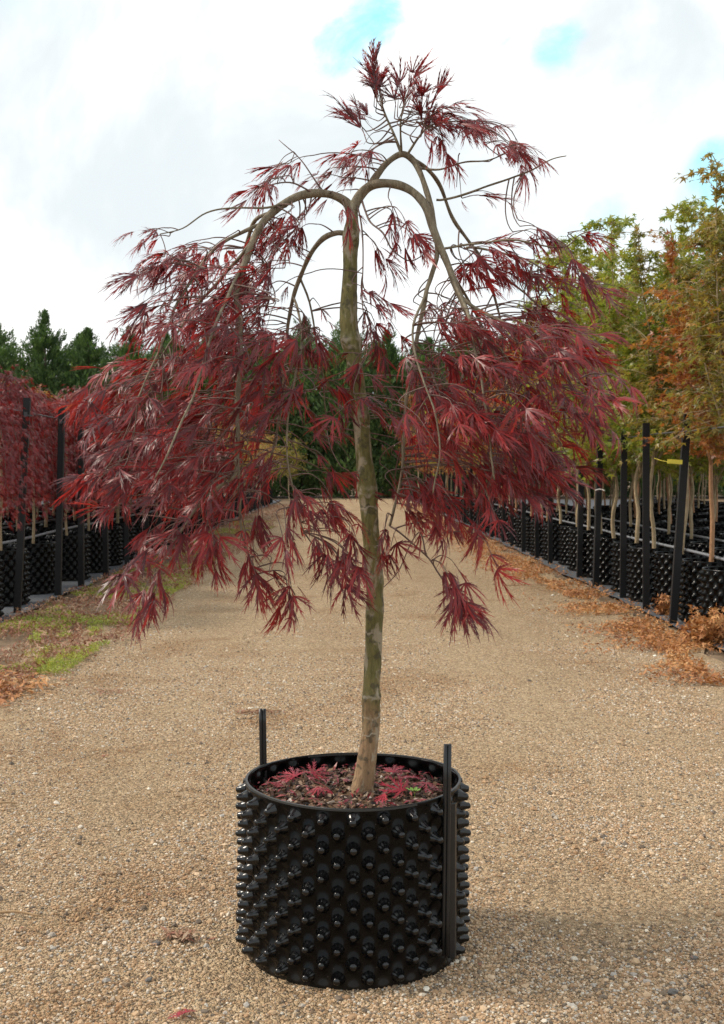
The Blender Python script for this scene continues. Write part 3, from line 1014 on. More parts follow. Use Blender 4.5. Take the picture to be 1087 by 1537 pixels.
# bark chips on the soil
mb = MB()
for _ in range(1500):
    a, rr = random.random() * 6.283, (POT_R - .02) * math.sqrt(random.random())
    x, y = rr * math.cos(a), rr * math.sin(a)
    s = random.uniform(.004, .011)
    rot = Matrix.Rotation(random.random() * 6, 3, 'Z') @ Matrix.Rotation(random.gauss(0, .5), 3, 'X') @ Matrix.Rotation(random.gauss(0, .5), 3, 'Y')
    box(mb, (x, y, SOIL_Z + .010 * noise.noise((x * 14, y * 14, 0)) + .004), (s * 2, s, s * .4), rot)
ob = mb.obj('bark_chips', M['chip'], pot)
ob['kind'] = 'stuff'


# the two rods that pin the sheet together
def rod(px_top, py_top, depth, z0, lean, rad=.0095):
    tp_ = P(px_top, py_top, depth)
    mb = MB()
    L = tp_.z - z0
    for sx in (-.0048, .0048):
        c = np.array([(tp_.x - POT.x + sx + lean * (1 - k / 6) * L, tp_.y - POT.y, z0 + L * k / 6) for k in range(7)])
        tube(mb, c, .0058, 8)
    box(mb, (tp_.x - POT.x + lean * L * .5, tp_.y - POT.y + .003, (z0 + tp_.z) / 2 - .004), (.010, .004, L - .012))
    return mb.obj('rod', M['rod'], pot, True), tp_


rod(672, 1117, DT - .212, .045, -.010)
rod(394, 1064, DT + .135, .395, .012)
# overlapping flange of the sheet behind the front rod
mb = MB()
fa = FLA + .02
v = []
for k in range(9):
    z = .03 + (.445 - .03) * k / 8
    for da, r_ in ((-.03, .010), (.0, .021), (.04, .019), (.04, .013), (-.03, .005)):
        v.append(((POT_R + r_) * math.cos(fa + da), (POT_R + r_) * math.sin(fa + da), z))
q = [(k * 5 + i, k * 5 + (i + 1) % 5, (k + 1) * 5 + (i + 1) % 5, (k + 1) * 5 + i) for k in range(8) for i in range(5)]
mb.add(v, [(0, 1, 2), (0, 2, 3), (0, 3, 4), (40, 42, 41), (40, 43, 42), (40, 44, 43)], q)
mb.obj('flange', M['rod'], pot)

# fallen leaves in the pot and by its foot
M['red_scrap'] = leaf_material('red_leaf_scrap', [(0, (.08, .012, .018)), (.6, (.26, .02, .03)), (1, (.26, .10, .05))], trans=.1, transcol=(1.2, 1, 1))
mb = MB()
for _ in range(330):
    a, rr = random.random() * 6.283, (POT_R - .02) * random.random() ** .38
    V = np.array([(-.5, 0, 0), (0, .14, .1), (.5, 0, 0), (0, -.14, .1)]) * random.uniform(.012, .034)
    Rm = frame(np.array((random.gauss(0, 1), random.gauss(0, 1), random.gauss(0, .3))), np.array((random.gauss(0, .4), random.gauss(0, .4), 1)))
    mb.add(V @ Rm.T + np.array((rr * math.cos(a), rr * math.sin(a), SOIL_Z + .015)), [(0, 3, 1), (3, 2, 1)])
ob = mb.obj('leaf_scraps', M['red_scrap'], pot)
ob['kind'] = 'stuff'

flat_leaf = [dissected_leaf(300 + i, R(sp), .5, 7, 5, .075) for i, sp in enumerate((30, 36, 26))]
flat_me = []
M['fallen'] = leaf_material('fallen_leaf_red', [(0, (.20, .012, .02)), (.5, (.38, .02, .045)), (1, (.50, .05, .06))], rough=.45, trans=.2, transcol=(1.3, 1, 1))
for V, T in flat_leaf:
    mb = MB()
    mb.add(V, T)
    flat_me.append(mb.mesh('fallen_leaf', M['fallen']))
FL = [(443, 1170, .085, 'bright red fallen leaf on the soil at the left side of the big pot'),
      (470, 1166, .07, 'red fallen leaf just behind the bright one at the left of the big pot'),
      (500, 1196, .07, 'dark red fallen leaf on the soil left of the trunk foot'),
      (578, 1198, .085, 'bright red fallen leaf on the soil at the front of the big pot'),
      (602, 1192, .075, 'red fallen leaf beside the green seedling in the big pot'),
      (590, 1164, .07, 'red fallen leaf on the soil right behind the trunk foot'),
      (618, 1172, .075, 'crimson fallen leaf on the soil at the back right of the big pot'),
      (640, 1180, .065, 'crimson fallen leaf against the right inner wall of the big pot'),
      (405, 1180, .06, 'dark red fallen leaf against the left inner wall of the big pot'),
      (478, 1188, .05, 'small red fallen leaf between trunk foot and left pot wall')]
for i, (px, py, s, lb) in enumerate(FL):
    g = G(px, py, SOIL_Z + .012)
    ob = link('fallen_leaf', flat_me[i % 3])
    ob.location = (g.x, g.y, SOIL_Z + .022)
    ob.rotation_euler = (random.gauss(0, .3), random.gauss(.1, .3), random.random() * 6.28)
    ob.scale = (s,) * 3
    tag(ob, lb, 'leaf', 'fallen leaves in the big pot')
for (px, py, s, lb) in ((280, 1529, .07, 'red fallen leaf on the gravel at the bottom edge of the photo'), (160, 1138, .04, 'small red fallen leaf on the gravel left of the pot')):
    g = G(px, py)
    ob = link('fallen_leaf', flat_me[0])
    ob.location = (g.x, g.y, .016)
    ob.rotation_euler = (0, .1, 2.3)
    ob.scale = (s,) * 3
    tag(ob, lb, 'leaf', 'fallen leaves on the gravel')

# seedling in the pot
mb = MB()
g = G(622, 1193, SOIL_Z + .01)
for k in range(7):
    a = k * .9 + .3
    s = random.uniform(.014, .024)
    d = np.array((math.cos(a), math.sin(a), .5))
    Rm = frame(d, np.array((0, 0, 1.0)))
    V = np.array([(0, 0, 0), (.35, -.28, .06), (.7, -.24, .08), (1, 0, .02), (.7, .24, .08), (.35, .28, .06)]) * s
    V += np.array((.006, 0, 0))
    mb.add(V @ Rm.T, [(0, 1, 2), (0, 2, 3), (0, 3, 4), (0, 4, 5)])
tube(mb, [(0, 0, -.012), (.002, 0, .008)], .0012, 5)
M['seedling'] = simple('seedling_green', (.16, .28, .04), .5)
ob = mb.obj('seedling', M['seedling'])
ob.location = (g.x, g.y, SOIL_Z + .016)
tag(ob, 'small green seedling growing at the front right of the soil in the big pot', 'plant')


# dry orange sprig leaning on the foot of the pot
def dry_sprig(name, loc, n, spread, size, label, mat='litter_orange', cat='dry leaf'):
    ob = empty(name, loc)
    stem, lv = MB(), MB()
    for k in range(n):
        a = random.random() * 6.283
        e = np.array((math.cos(a) * spread, math.sin(a) * spread, random.uniform(.2, 1.0) * spread))
        c = catmull([(0, 0, 0), e * .5 + np.array((0, 0, spread * .2)), e], 3)
        tube(stem, c, .0012, 4)
        for _ in range(2):
            V, T = LEAVES_SMALL[random.randrange(4)]
            d = np.array((math.cos(a + random.gauss(0, .5)), math.sin(a + random.gauss(0, .5)), random.gauss(0, .5)))
            lv.add((V * size * random.uniform(.7, 1.2)) @ frame(d, np.array((random.gauss(0, .5), random.gauss(0, .5), 1))).T + e * random.uniform(.5, 1), T)
    stem.obj('stem', M['dry_wood'], ob)
    l_ = lv.obj('leaves', M[mat], ob)
    l_['kind'] = 'stuff'
    return tag(ob, label, cat)


g = G(437, 1460)
dry_sprig('dry_sprig', (g.x, g.y, .004), 6, .035, .03, 'dry orange sprig lying against the foot of the big pot', cat='dry sprig')
for (px, py, dx, dy, lb) in ((0, 1212, .06, .03, 'dry brown twig on the gravel at the left edge, level with the pot rim'),
                             (22, 1378, .08, -.01, 'thin brown twig on the gravel at the left edge, the lower of two'),
                             (790, 880, .28, .02, 'long pale dry stick on the litter in front of the right row'),
                             (815, 884, .14, -.03, 'short pale split stick beside the long one near the right row'),
                             (395, 1070, .10, .02, 'dry brown leafy twig on the gravel behind the big pot')):
    g = G(px, py)
    mb = MB()
    tube(mb, catmull([(g.x - dx, g.y - dy, .010), (g.x, g.y + .01, .016), (g.x + dx, g.y + dy, .009)], 4), np.linspace(.005, .0025, 9), 6)
    tag(mb.obj('dry_twig', M['dry_wood'], smooth=True), lb, 'twig')


# ------------------------------------------------------------------ POTS, TREES AND POSTS IN THE ROWS
BP_H, BP_R = .54, .245
bp = None


def make_bg_pot():
    mb = MB()
    v, q = egg_wall(BP_R, BP_H, 18, .052, .010, 18 * 6, 60, .022)
    mb.add(v, None, q)
    ob = mb.obj('plant_pot', M['pot'], smooth=True)
    mb = MB()
    v, t3 = [(0, 0, BP_H - .03)], []
    for k in range(24):
        a = 2 * math.pi * k / 24
        v.append(((BP_R - .006) * math.cos(a), (BP_R - .006) * math.sin(a), BP_H - .045))
    mb.add(v, [(0, 1 + k, 1 + (k + 1) % 24) for k in range(24)])
    mb.obj('soil', M['soil'], ob)
    return ob


STAR = []
for i in range(4):
    r = np.random.default_rng(40 + i)
    v = [(0, 0, 0)]
    for k, (a, L) in enumerate(((-115, .45), (-88, .22), (-55, .8), (-28, .32), (0, 1.0), (28, .32), (55, .8), (88, .22), (115, .45))):
        v.append((math.cos(R(a)) * L, math.sin(R(a)) * L, -.22 * L * L + .1 * (r.random() - .5)))
    STAR.append((np.array(v), np.array([(0, k, k + 1) for k in range(1, 9)])))


def make_upright(seed, height, leafmat, barkmat, nleaf=2600, width=.75, leaf=.055, low=.95):
    """potted young tree: bent slim trunk and ascending shoots full of lobed leaves; foot at the origin = soil"""
    r = random.Random(seed)
    root = empty('potted_tree')
    tr, sh, cr = MB(), MB(), MB()
    fork = low + r.uniform(-.1, .15)
    pts = [(0, 0, -.06)]
    x = y = 0
    for k in range(1, 6):
        x += r.gauss(0, .02)
        y += r.gauss(0, .02)
        pts.append((x, y, fork * k / 5))
    c = catmull(pts, 4)
    tube(tr, c, np.linspace(.021, .015, len(c)) * r.uniform(.9, 1.15), 8)
    tr.obj('trunk', barkmat, root, True)
    ends = []
    for k in range(9):
        a = 6.283 * k / 9 + r.uniform(-.3, .3)
        h0 = fork * r.uniform(.8, 1.0)
        hh = height * r.uniform(.65, 1.0) if k else height
        w = width * r.uniform(.35, 1.0) * .5
        p = [(x, y, h0), (x + w * .45 * math.cos(a), y + w * .45 * math.sin(a), h0 + (hh - h0) * .3),
             (x + w * .85 * math.cos(a + .2), y + w * .85 * math.sin(a + .2), h0 + (hh - h0) * .65), (x + w * math.cos(a + .3), y + w * math.sin(a + .3), hh)]
        c = catmull(p, 6)
        tube(sh, c, np.linspace(.011, .003, len(c)), 5)
        for _ in range(22):
            s = c[r.randrange(2, len(c))]
            a2 = r.random() * 6.283
            l = r.uniform(.12, .36) * width / .75 * (1.15 - .6 * max(0, (s[2] - low) / (height - low)))
            up_ = r.uniform(-.45, .6)
            e = s + np.array((math.cos(a2) * l, math.sin(a2) * l, l * up_))
            tube(sh, catmull([s, (s + e) / 2 + np.array((0, 0, .03)), e], 3), np.linspace(.004, .0015, 7), 4, cap=False)
            ends.append((s, e))
        for _ in range(7):
            i_ = r.randrange(len(c) // 2, len(c) - 2)
            ends.append((c[i_], c[i_ + 2]))
    sh.obj('shoots', barkmat, root, True)['kind'] = 'stuff'
    for _ in range(nleaf):
        s, e = ends[r.randrange(len(ends))]
        p = s + (e - s) * r.uniform(.15, 1.1) + np.array((r.gauss(0, .025), r.gauss(0, .025), r.gauss(0, .025)))
        d = (e - s) + np.array((r.gauss(0, .15), r.gauss(0, .15), r.gauss(-.08, .12)))
        V, T = STAR[r.randrange(4)]
        cr.add((V * leaf * r.uniform(.6, 1.15)) @ frame(d, np.array((r.gauss(0, .8), r.gauss(0, .8), 1))).T + p, T)
    cr.obj('crown', leafmat, root)['kind'] = 'stuff'
    return root


def make_weeper(seed, leafmat, nleaf=2300, height=1.45, rad=.72, drop=1.0):
    r = random.Random(seed)
    root = empty('potted_maple')
    tr, sh, cr = MB(), MB(), MB()
    pts = [(0, 0, -.06)] + [(r.gauss(0, .012), r.gauss(0, .012), height * k / 5) for k in range(1, 6)]
    c = catmull(pts, 4)
    tube(tr, c, np.linspace(.024, .017, len(c)), 8)
    tr.obj('trunk', M['bg_bark'], root, True)
    top = c[-1]
    for k in range(15):
        a = 6.283 * k / 15 + r.uniform(-.2, .2)
        w = rad * r.uniform(.55, 1.05)
        up_ = r.uniform(.08, .32)
        dn = drop * r.uniform(.55, 1.0)
        dv = np.array((math.cos(a), math.sin(a), 0))
        c = catmull([top, top + dv * w * .35 + np.array((0, 0, up_)), top + dv * w * .75 + np.array((0, 0, up_ * .3)), top + dv * w * .95 + np.array((0, 0, -dn * .45)), top + dv * w + np.array((0, 0, -dn))], 6)
        tube(sh, c, np.linspace(.009, .0025, len(c)), 5)
        for _ in range(nleaf // 15):
            i = min(len(c) - 2, 4 + int((len(c) - 5) * r.random() ** .8))
            s = c[i]
            a2 = a + r.gauss(0, .7)
            d = np.array((math.cos(a2), math.sin(a2), -.35 + r.gauss(0, .3)))
            p = s + d * r.uniform(0, .24) + np.array((r.gauss(0, .05), r.gauss(0, .05), r.gauss(0, .05)))
            V, T = LEAVES_SMALL[r.randrange(4)]
            cr.add((V * r.uniform(.06, .11)) @ frame(d, np.array((r.gauss(0, .4), r.gauss(0, .4), 1))).T + p, T)
    sh.obj('shoots', M['twig'], root, True)['kind'] = 'stuff'
    cr.obj('crown', leafmat, root)['kind'] = 'stuff'
    return root


ORD = ['nearest', 'second', 'third', 'fourth', 'fifth', 'sixth', 'seventh', 'eighth', 'ninth', 'tenth']
pool = {
    'green': [make_upright(1, 3.2, M['bg_green'], M['bg_bark'], 5200, 1.15, .066, .90), make_upright(2, 2.95, M['bg_green'], M['bg_bark'], 5200, 1.15, .066, .85)],
    'olive': [make_upright(3, 3.2, M['bg_olive'], M['bg_bark'], 5200, 1.15, .06, 1.22), make_upright(4, 2.95, M['bg_olive'], M['bg_bark'], 5200, 1.1, .06, 1.15)],
    'orange': [make_upright(5, 2.8, M['bg_orange'], M['bg_bark_red'], 5200, 1.15, .06, 1.18), make_upright(6, 3.1, M['bg_orange'], M['bg_bark_red'], 5200, 1.15, .06, 1.05)],
    'yellow': [make_upright(7, 2.0, M['bg_yellow'], M['bg_bark'], 2600, 1.1, .05, .8)],
    'red': [make_weeper(8, M['bg_red'], height=1.4), make_weeper(9, M['bg_red'], height=1.5), make_weeper(10, M['bg_red'], height=1.3)],
    'golden': [make_upright(11, 2.25, M['bg_orange'], M['bg_bark'], 2600, 1.1, .05, .9)],
}
used = set()
WORD = {'green': 'yellow-green leaved young tree', 'olive': 'olive brown leaved young tree', 'orange': 'orange leaved young tree', 'yellow': 'low yellow leaved tree',
        'red': 'red weeping maple', 'golden': 'golden orange bushy young tree'}


def place_tree(kind, x, y, scale, label, group):
    global bp
    i = random.randrange(len(pool[kind]))
    src = pool[kind][i]
    rz = random.random() * 6.28
    z = BP_H - .04
    if (kind, i) in used:
        o_ = copy_thing(src, (x, y, z), rz, scale)
    else:
        used.add((kind, i))
        o_ = src
        o_.location = (x, y, z)
        o_.rotation_euler.z = rz
        o_.scale = (scale,) * 3 if isinstance(scale, (int, float)) else scale
    tag(o_, label, 'tree', group)
    if group is None:
        o_.location.z = 0.0
        if 'group' in o_:
            del o_['group']
    return o_


def place_pot(x, y, label, group):
    global bp
    if bp is None:
        bp = make_bg_pot()
        o_ = bp
    else:
        o_ = copy_thing(bp, (0, 0, 0))
    o_.location = (x, y, .015)
    o_.rotation_euler = (0, 0, random.random() * 6.28)
    tag(o_, label, 'plant pot', group)


def row(side, r_i, x, y0, y1, step, kinds, fixed=()):
    sname = 'left' if side < 0 else 'right'
    rname = ('front', 'second', 'third', 'fourth', 'fifth', 'sixth', 'seventh', 'eighth')[r_i]
    y = y0
    i = 0
    while y < y1:
        if i < len(fixed):
            y, kind, sc_ = fixed[i]
        else:
            kind = kinds(y)
            sc_ = random.uniform(.88, 1.06)
        xx = x + random.gauss(0, .03)
        grp = 'trees in the %s row on the %s side' % (rname, sname)
        gp = 'black studded pots in the %s row on the %s side' % (rname, sname)
        if r_i == 0 and i < 8:
            lt = '%s, %s the camera in the front row on the %s' % (WORD[kind], ORD[i] + (' to' if i == 0 else ' from'), sname)
            lp = 'black studded pot, %s the camera in the front row on the %s' % (ORD[i] + (' to' if i == 0 else ' from'), sname)
        elif r_i == 1 and i < 6:
            lt = '%s, %s the camera in the %s second row' % (WORD[kind], ORD[i] + (' to' if i == 0 else ' from'), sname)
            lp = 'black studded pot, %s the camera in the %s second row' % (ORD[i] + (' to' if i == 0 else ' from'), sname)
        elif r_i == 0:
            lt = '%s farther down the front row on the %s of the driveway' % (WORD[kind], sname)
            lp = 'black studded pot farther down the front row on the %s of the driveway' % sname
        else:
            lt = '%s in the %s row back on the %s of the driveway' % (WORD[kind], rname, sname)
            lp = 'black studded pot in the %s row back on the %s of the driveway' % (rname, sname)
        place_tree(kind, xx, y, sc_, lt, grp)
        place_pot(xx, y, lp, gp)
        i += 1
        y += step * random.uniform(.9, 1.1)


def right_kind(y):
    if y < 17:
        return random.choice(('green', 'green', 'olive'))
    if y < 26:
        return random.choice(('green', 'orange', 'olive'))
    return random.choice(('golden', 'golden', 'orange', 'green'))


row(1, 0, 3.08, 9.3, 47, .88, right_kind, ((9.25, 'olive', 1.0), (10.15, 'orange', .95), (11.05, 'olive', .98), (11.85, 'green', (1.15, 1.1, 1.10)), (12.7, 'green', (1.2, 1.1, 1.12)), (13.6, 'green', (1.2, 1.1, 1.06)), (14.5, 'green', (1.2, 1.1, 1.12)), (15.4, 'olive', (1.2, 1.1, 1.15)), (16.3, 'green', (1.2, 1.1, 1.15)), (17.2, 'green', (1.2, 1.1, 1.12)), (18.1, 'orange', (1.2, 1.1, 1.15))))
row(1, 1, 3.88, 11.6, 34, .95, lambda y: random.choice(('green', 'olive', 'green')) if y < 22 else random.choice(('golden', 'orange')))
row(1, 2, 4.68, 14.2, 28, 1.0, lambda y: random.choice(('orange', 'olive')))
row(1, 3, 5.48, 16.8, 26, 1.0, lambda y: random.choice(('orange', 'olive', 'green')))

for k_ in range(4, 8):
    row(1, k_, 5.48 + .85 * (k_ - 3), (5.48 + .85 * (k_ - 3)) / .325, (5.48 + .85 * (k_ - 3)) / .325 + 7.5, 1.05, lambda y: random.choice(('orange', 'olive', 'olive', 'green')))


def left_kind(y):
    return 'red' if y < 27 else random.choice(('yellow', 'yellow', 'golden'))


row(-1, 0, -3.40, 10.4, 47, 1.08, left_kind, ((10.5, 'red', (.62, .7, .97)), (11.6, 'red', (.62, .7, 1.0)), (12.7, 'red', (.65, .7, .96)), (14.2, 'red', (.7, .7, 1)), (15.3, 'red', (.7, .7, 1.03))))
row(-1, 1, -4.25, 13.0, 34, 1.1, lambda y: 'red')
row(-1, 2, -5.10, 15.6, 30, 1.15, lambda y: 'red' if y < 19 else random.choice(('golden', 'red')))
row(-1, 3, -5.95, 18.2, 30, 1.2, lambda y: random.choice(('golden', 'golden', 'red')))
row(-1, 4, -6.9, 21.5, 30, 1.2, lambda y: random.choice(('golden', 'golden', 'yellow')))
place_tree('yellow', -2.75, 53.4, (1.25, 1.25, 1.45), 'yellow bushy tree closing the far left end of the driveway', None)
place_tree('golden', -4.1, 52.0, (1.2, 1.2, 1.3), 'golden orange tree left of the yellow one at the far end of the driveway', None)
place_tree('golden', 3.0, 51.0, (1.5, 1.5, 2.1), 'golden orange tree closing the far right end of the driveway', None)
for k in pool:                       # anything never placed must not stay at the origin
    for i, src in enumerate(pool[k]):
        if (k, i) not in used:
            for ch in list(src.children):
                bpy.data.objects.remove(ch)
            bpy.data.objects.remove(src)


# posts
def make_post(height):
    root = empty('post')
    mb = MB()
    box(mb, (0, 0, height / 2 - .02), (.062, .052, height + .04))
    p = mb.obj('shaft', M['post'], root)
    mb = MB()
    box(mb, (.0, -.035, height - .16), (.03, .024, .05))
    box(mb, (.035, -.035, height - .165), (.05, .014, .014))
    mb.obj('bracket', M['wire'], root)
    return root


pr, pl = make_post(1.82), make_post(2.05)
posts_r = [10.07, 11.1, 12.1, 13.3, 14.4, 16.5, 17.6]
posts_l = [10.9, 12.4, 13.4, 14.7, 16.2, 17.9]
while posts_r[-1] < 44:
    posts_r.append(posts_r[-1] + random.uniform(1.05, 1.7))
while posts_l[-1] < 44:
    posts_l.append(posts_l[-1] + random.uniform(1.1, 1.8))
for sname, proto, lst, x in (('right', pr, posts_r, 2.80), ('left', pl, posts_l, -3.07)):
    for i, y in enumerate(lst):
        o_ = proto if i == 0 else copy_thing(proto, (0, 0, 0))
        o_.location = (x + random.gauss(0, .015), y, .0)
        tx, ty = random.gauss(0, .012), random.gauss(0, .015)
        if i == 0:
            ty = .055
        if sname == 'left' and i == 1:
            ty = .030
        o_.rotation_euler = (tx, ty, random.gauss(0, .1))
        o_.scale = (1, 1, random.uniform(.96, 1.03))
        lb = ('tall black post, %s the camera on the %s side' % (ORD[i] + (' to' if i == 0 else ' from'), sname)) if i < 10 else 'black post farther down the %s side of the driveway' % sname
        tag(o_, lb, 'post', 'black posts along the %s row' % sname)

# pipes and wires
for (x, z, y0, y1, rad, mt, nm, lb) in (
        (3.16, .575, 8.6, 46, .014, 'pipe', 'irrigation_pipe', 'grey pipe running along the pot tops of the front row on the right'),
        (3.96, .575, 11, 33, .013, 'pipe', 'irrigation_pipe', 'grey pipe running along the pot tops of the second row on the right'),
        (-3.50, .600, 9.6, 46, .015, 'pipe', 'irrigation_pipe', 'grey pipe running along the pot tops of the front row on the left'),
        (-4.40, .600, 12, 33, .014, 'pipe', 'irrigation_pipe', 'grey pipe running along the pot tops of the second row on the left'),
        (2.84, 1.66, 8.6, 46, .007, 'wire', 'support_wire', 'dark wire strung between the posts on the right'),
        (-3.14, 1.89, 9.4, 46, .007, 'wire', 'support_wire', 'dark wire strung between the posts on the left')):
    mb = MB()
    pts = [(x + .02 * noise.noise((y * .6, x, 0)), y, z + .012 * noise.noise((y * .5, x, 7))) for y in np.arange(y0, y1, .6)]
    tube(mb, np.array(pts), rad, 7)
    tag(mb.obj(nm, M[mt], smooth=True), lb, 'pipe' if mt == 'pipe' else 'wire')

# yellow tag and white tie
tp_ = P(1013, 693, 9.75)
tg = empty('plant_tag', tp_)
mb = MB()
rot = Matrix.Rotation(R(4), 3, 'Y')
box(mb, (0, 0, 0), (.125, .003, .036), rot)
box(mb, (-.02, -.004, .0), (.05, .002, .020), rot)
mb.obj('card', M['tag'], tg)
mb = MB()
tube(mb, [(-.06, 0, .0), (-.10, .05, .01), (-.14, .12, .03)], .002, 5)
mb.obj('strap', M['tag'], tg)
tag(tg, 'yellow plastic tag hanging between two posts in the right row', 'plant tag')
tp_ = P(901, 736, 12.6)
mb = MB()
tube(mb, catmull([(-.05, 0, 0), (0, .02, .012), (.05, 0, -.004)], 3), .006, 6)
ob = mb.obj('tree_tie', M['white_tie'], smooth=True)
ob.location = tp_
tag(ob, 'short white tie round a thin trunk in the right row', 'tree tie')


# ------------------------------------------------------------------ CONIFERS AT THE END
def make_conifer(seed, H=8.1, rad=2.35, n=17000):
    r = random.Random(seed)
    rn = np.random.default_rng(seed)
    root = empty('conifer_tree')
    mb = MB()
    tube(mb, [(0, 0, -.1), (0.03, 0, H * .5), (0, 0, H * .97)], [.16, .10, .02], 8)
    mb.obj('trunk', M['conifer_bark'], root, True)
    cr = MB()
    # irregular boughs; sprays sit on the boughs, so gaps stay between them
    boughs = []
    for k in range(330):
        h = H * (1 - r.random() ** 1.25 * .97)
        w = rad * min(1.0, ((1 - h / H) * 2.3) ** 1.05 + .03) * r.uniform(.4, 1.25)
        a = r.random() * 6.283
        boughs.append((h, w, a))
    for k in range(8):
        boughs.append((H * r.uniform(.82, .99), rad * r.uniform(.05, .22), r.random() * 6.283))
    for k in range(n):
        h, w, a = boughs[r.randrange(len(boughs))]
        t_ = r.random() ** .55
        rr = w * t_
        lift = .62 * w * t_ * t_ + r.gauss(0, .09)
        a2 = a + r.gauss(0, .13)
        p = np.array((math.cos(a2) * rr, math.sin(a2) * rr, max(.05, h - .25 * w + lift)))
        if p[2] > H * 1.02:
            continue
        d = np.array((math.cos(a2 + r.gauss(0, .5)), math.sin(a2 + r.gauss(0, .5)), r.uniform(.3, 2.0)))
        s = r.uniform(.13, .34) * (.5 if h > H * .88 else (.8 if h > H * .78 else 1))
        V = np.array([(0, 0, 0), (.3, .16, 0), (.45, .05, .02), (.75, .20, 0), (.7, .04, .02), (1, 0, 0), (.62, -.04, .02), (.6, -.2, 0), (.35, -.05, .02), (.2, -.16, 0)]) * s
        cr.add(V @ frame(d, np.array((r.gauss(0, 1), r.gauss(0, 1), r.gauss(0, 1)))).T + p, [(0, 1, 2), (0, 2, 8), (2, 3, 4), (2, 4, 8), (4, 5, 6), (4, 6, 8), (6, 7, 8), (0, 8, 9)])
    cr.obj('crown', M['conifer'], root)['kind'] = 'stuff'
    # low core so that the far side does not shine through the bottom of the hedge
    return root


cons = [make_conifer(1), make_conifer(2, 8.0, 2.4), make_conifer(3, 8.4, 2.1), make_conifer(4, 7.7, 2.5)]
xs = np.arange(-18.6, 20.5, 2.02)
nc_ = -1
for i, x in enumerate(xs):
    src = cons[i % 4]
    loc = (x + random.gauss(0, .2), 56.5 + random.gauss(0, .5), 0)
    s = random.uniform(.93, 1.06)
    o_ = src if i < 4 else copy_thing(src, loc)
    o_.location = loc
    o_.rotation_euler = (0, 0, random.random() * 6.28)
    o_.scale = (1, 1, s)
    px = 526 + 1770 * x / 56.5
    if px < 230:
        k = int((px + 60) // 70)
        lb = 'dark green conifer of the windbreak, %s from the left edge of the photo' % ORD[i].replace('nearest', 'first')
        grp = 'conifers of the windbreak on the left'
    elif 380 < px < 660:
        nc_ += 1
        lb = 'dark green conifer closing the driveway, %s from the left seen behind the maple trunk' % ORD[nc_].replace('nearest', 'first')
        grp = 'conifers at the end of the driveway'
    else:
        lb = 'dark green conifer of the windbreak behind the rows of potted trees'
        grp = 'conifers behind the potted trees'
    tag(o_, lb, 'tree', grp)
# a second, staggered row behind closes the gaps
for i, x in enumerate(np.arange(-17.6, 20.5, 2.1)):
    o_ = copy_thing(cons[(i + 2) % 4], (x, 59.2 + random.gauss(0, .4), 0), random.random() * 6.28, (1.05, 1.05, random.uniform(.92, 1.0)))
    tag(o_, 'conifer standing in the back rank of the windbreak', 'tree', 'conifers in the back rank of the windbreak')


# ------------------------------------------------------------------ LITTER, WEEDS, DRY SHRUB
def litter(name, mat, n, sampler, smin, smax, label, cat, lift=.02, flat=.35, big=False):
    mb = MB()
    for _ in range(n):
        x, y, dens = sampler()
        s = random.uniform(smin, smax)
        a = random.random() * 6.283
        d = np.array((math.cos(a), math.sin(a), random.gauss(0, flat)))
        Rm = frame(d, np.array((random.gauss(0, flat), random.gauss(0, flat), 1)))
        cu = random.uniform(-.3, .3)
        if random.random() < .5:
            V = np.array([(-.5, 0, 0), (0, .13, cu * .5), (.5, 0, cu), (0, -.13, cu * .5)]) * s
            T = [(0, 1, 2), (0, 2, 3)]
            T = [(0, 3, 1), (3, 2, 1)]
        else:
            V, T = STAR[random.randrange(4)]
            V = V * s * .55
        mb.add(V @ Rm.T + np.array((x, y, .012 + lift * dens * random.random())), T)
    ob = mb.obj(name, M[mat])
    return tag(ob, label, cat, kind='stuff')


def right_strip():
    while True:
        y = 7.2 * (46 / 7.2) ** (random.random() ** 1.05)
        x = 2.52 + random.gauss(0, .20) - .25 * random.random() ** 2 * (1.5 + noise.noise((y * .8, 0, 3)))
        if y > 14:
            x = 2.45 + random.gauss(0, .22) - .35 * random.random()
        if noise.noise((x * 2.2, y * 1.3, 1)) > -.12 - (.15 if y > 14 else 0) and x < 2.85:
            return x, y, 1.0 if random.random() < .7 else 2.2


def left_strip():
    while True:
        y = 6.6 * (44 / 6.6) ** random.random()
        edge = -1.95 - .35 * noise.noise((y * .5, 4, 4)) - (.25 if y < 8.2 else 0)
        x = random.uniform(-3.05, edge + .15)
        if noise.noise((x * 2.5, y * 1.6, 11)) > -.2:
            return x, y, 1.0


def moss():
    while True:
        y = 7.6 * (30 / 7.6) ** random.random()
        x = random.uniform(-2.95, -1.85 - .3 * noise.noise((y * .5, 4, 4)))
        if noise.noise((x * 1.3, y * .75, 21)) + .7 * noise.noise((x * 6, y * 4, 2)) > .12:
            return x, y, 1.0


litter('leaf_litter', 'litter_orange', 21000, right_strip, .025, .065, 'orange drift of dry leaves along the foot of the right-hand pots', 'leaf litter', .025, .5)
litter('leaf_litter', 'litter_brown', 24000, left_strip, .022, .065, 'brown and straw coloured dry leaves along the left verge', 'leaf litter', .05, .9)
litter('weeds', 'weed', 42000, moss, .015, .035, 'low green mossy weeds growing along the left verge', 'weeds', .035, .8)


def corner():
    return -2.25 + random.gauss(0, .18), 7.0 + random.gauss(0, .28), 1.0


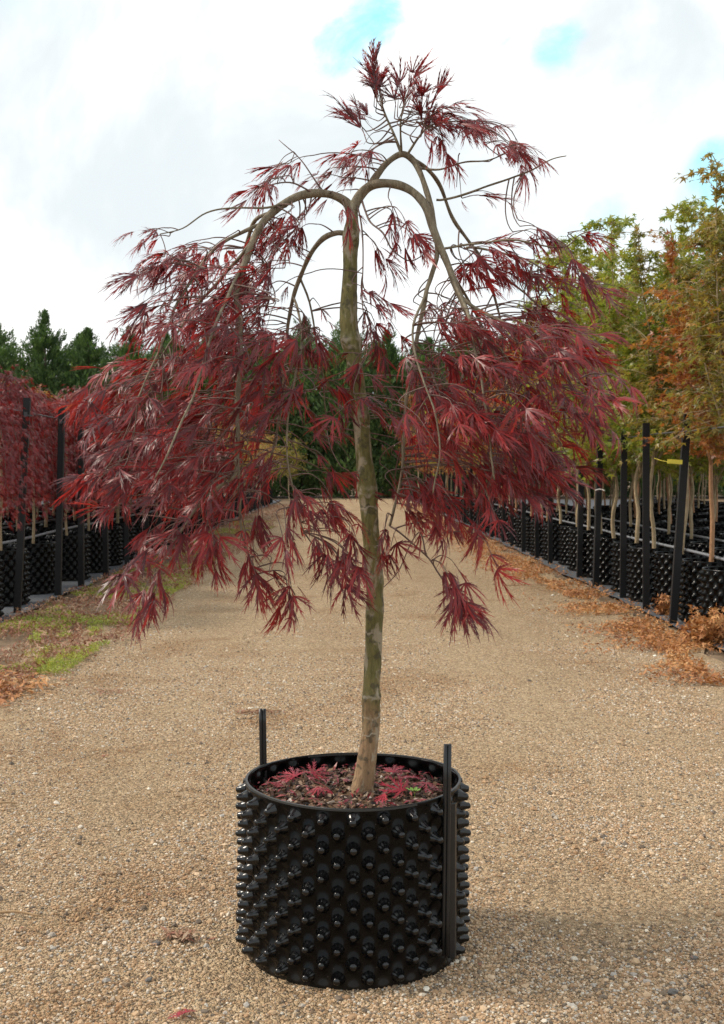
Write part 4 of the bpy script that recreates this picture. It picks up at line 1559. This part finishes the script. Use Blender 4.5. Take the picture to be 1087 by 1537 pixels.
litter('leaf_litter', 'litter_orange', 1900, corner, .035, .09, 'orange dry leaves heaped at the left edge of the photo', 'leaf litter', .04, .3)


def scatter():
    y = 3 * (26 / 3) ** random.random()
    x = random.uniform(-.31, .31) * y
    if x < -2 or x > 2.4:
        return 2.2 * random.random(), y, .2
    return x, y, .2


litter('leaf_debris', 'litter_brown', 900, scatter, .010, .028, 'tiny scraps of dry leaf scattered over the gravel', 'leaf litter', .004, .2)


def patches():
    px, py, rx, ry = random.choice(((815, 882, 60, 5), (860, 890, 40, 5), (160, 1040, 35, 4), (390, 1072, 35, 3), (270, 1410, 25, 6), (1010, 1010, 50, 6), (790, 878, 50, 4)))
    g = G(px + random.gauss(0, rx * .6), py + random.gauss(0, ry * .6))
    return g.x, g.y, .5


litter('leaf_debris', 'litter_brown', 1100, patches, .012, .04, 'small drifts of rusty dry leaf bits lying on the gravel', 'leaf litter', .012, .3)


def dry_shrub(loc, size, n, label):
    root = empty('dry_shrub', loc)
    st, lv = MB(), MB()
    for k in range(26):
        a = random.random() * 6.283
        e = np.array((math.cos(a) * size * random.uniform(.3, 1), math.sin(a) * size * random.uniform(.3, 1), size * random.uniform(.5, 1.3)))
        tube(st, catmull([(0, 0, 0), e * .5 + np.array((0, 0, .04)), e], 3), np.linspace(.004, .0015, 7), 4)
        for _ in range(n // 26):
            V, T = STAR[random.randrange(4)]
            d = np.array((random.gauss(0, 1), random.gauss(0, 1), random.gauss(-.3, .6)))
            p = e * random.uniform(.3, 1.05) + np.array([random.gauss(0, .03) for _ in range(3)])
            p[2] = max(p[2], .01)
            lv.add((V * random.uniform(.03, .055)) @ frame(d, np.array((random.gauss(0, 1), random.gauss(0, 1), 1))).T + p, T)
    st.obj('stems', M['dry_wood'], root)['kind'] = 'stuff'
    lv.obj('leaves', M['litter_orange'], root)['kind'] = 'stuff'
    tag(root, label, 'shrub')


g = G(1066, 968)
dry_shrub((g.x, g.y, 0), .22, 900, 'withered orange shrub at the right edge in front of the nearest pots')
g = G(1003, 925)
dry_shrub((g.x, g.y, 0), .13, 350, 'small withered orange shrub at the foot of the second post on the right')
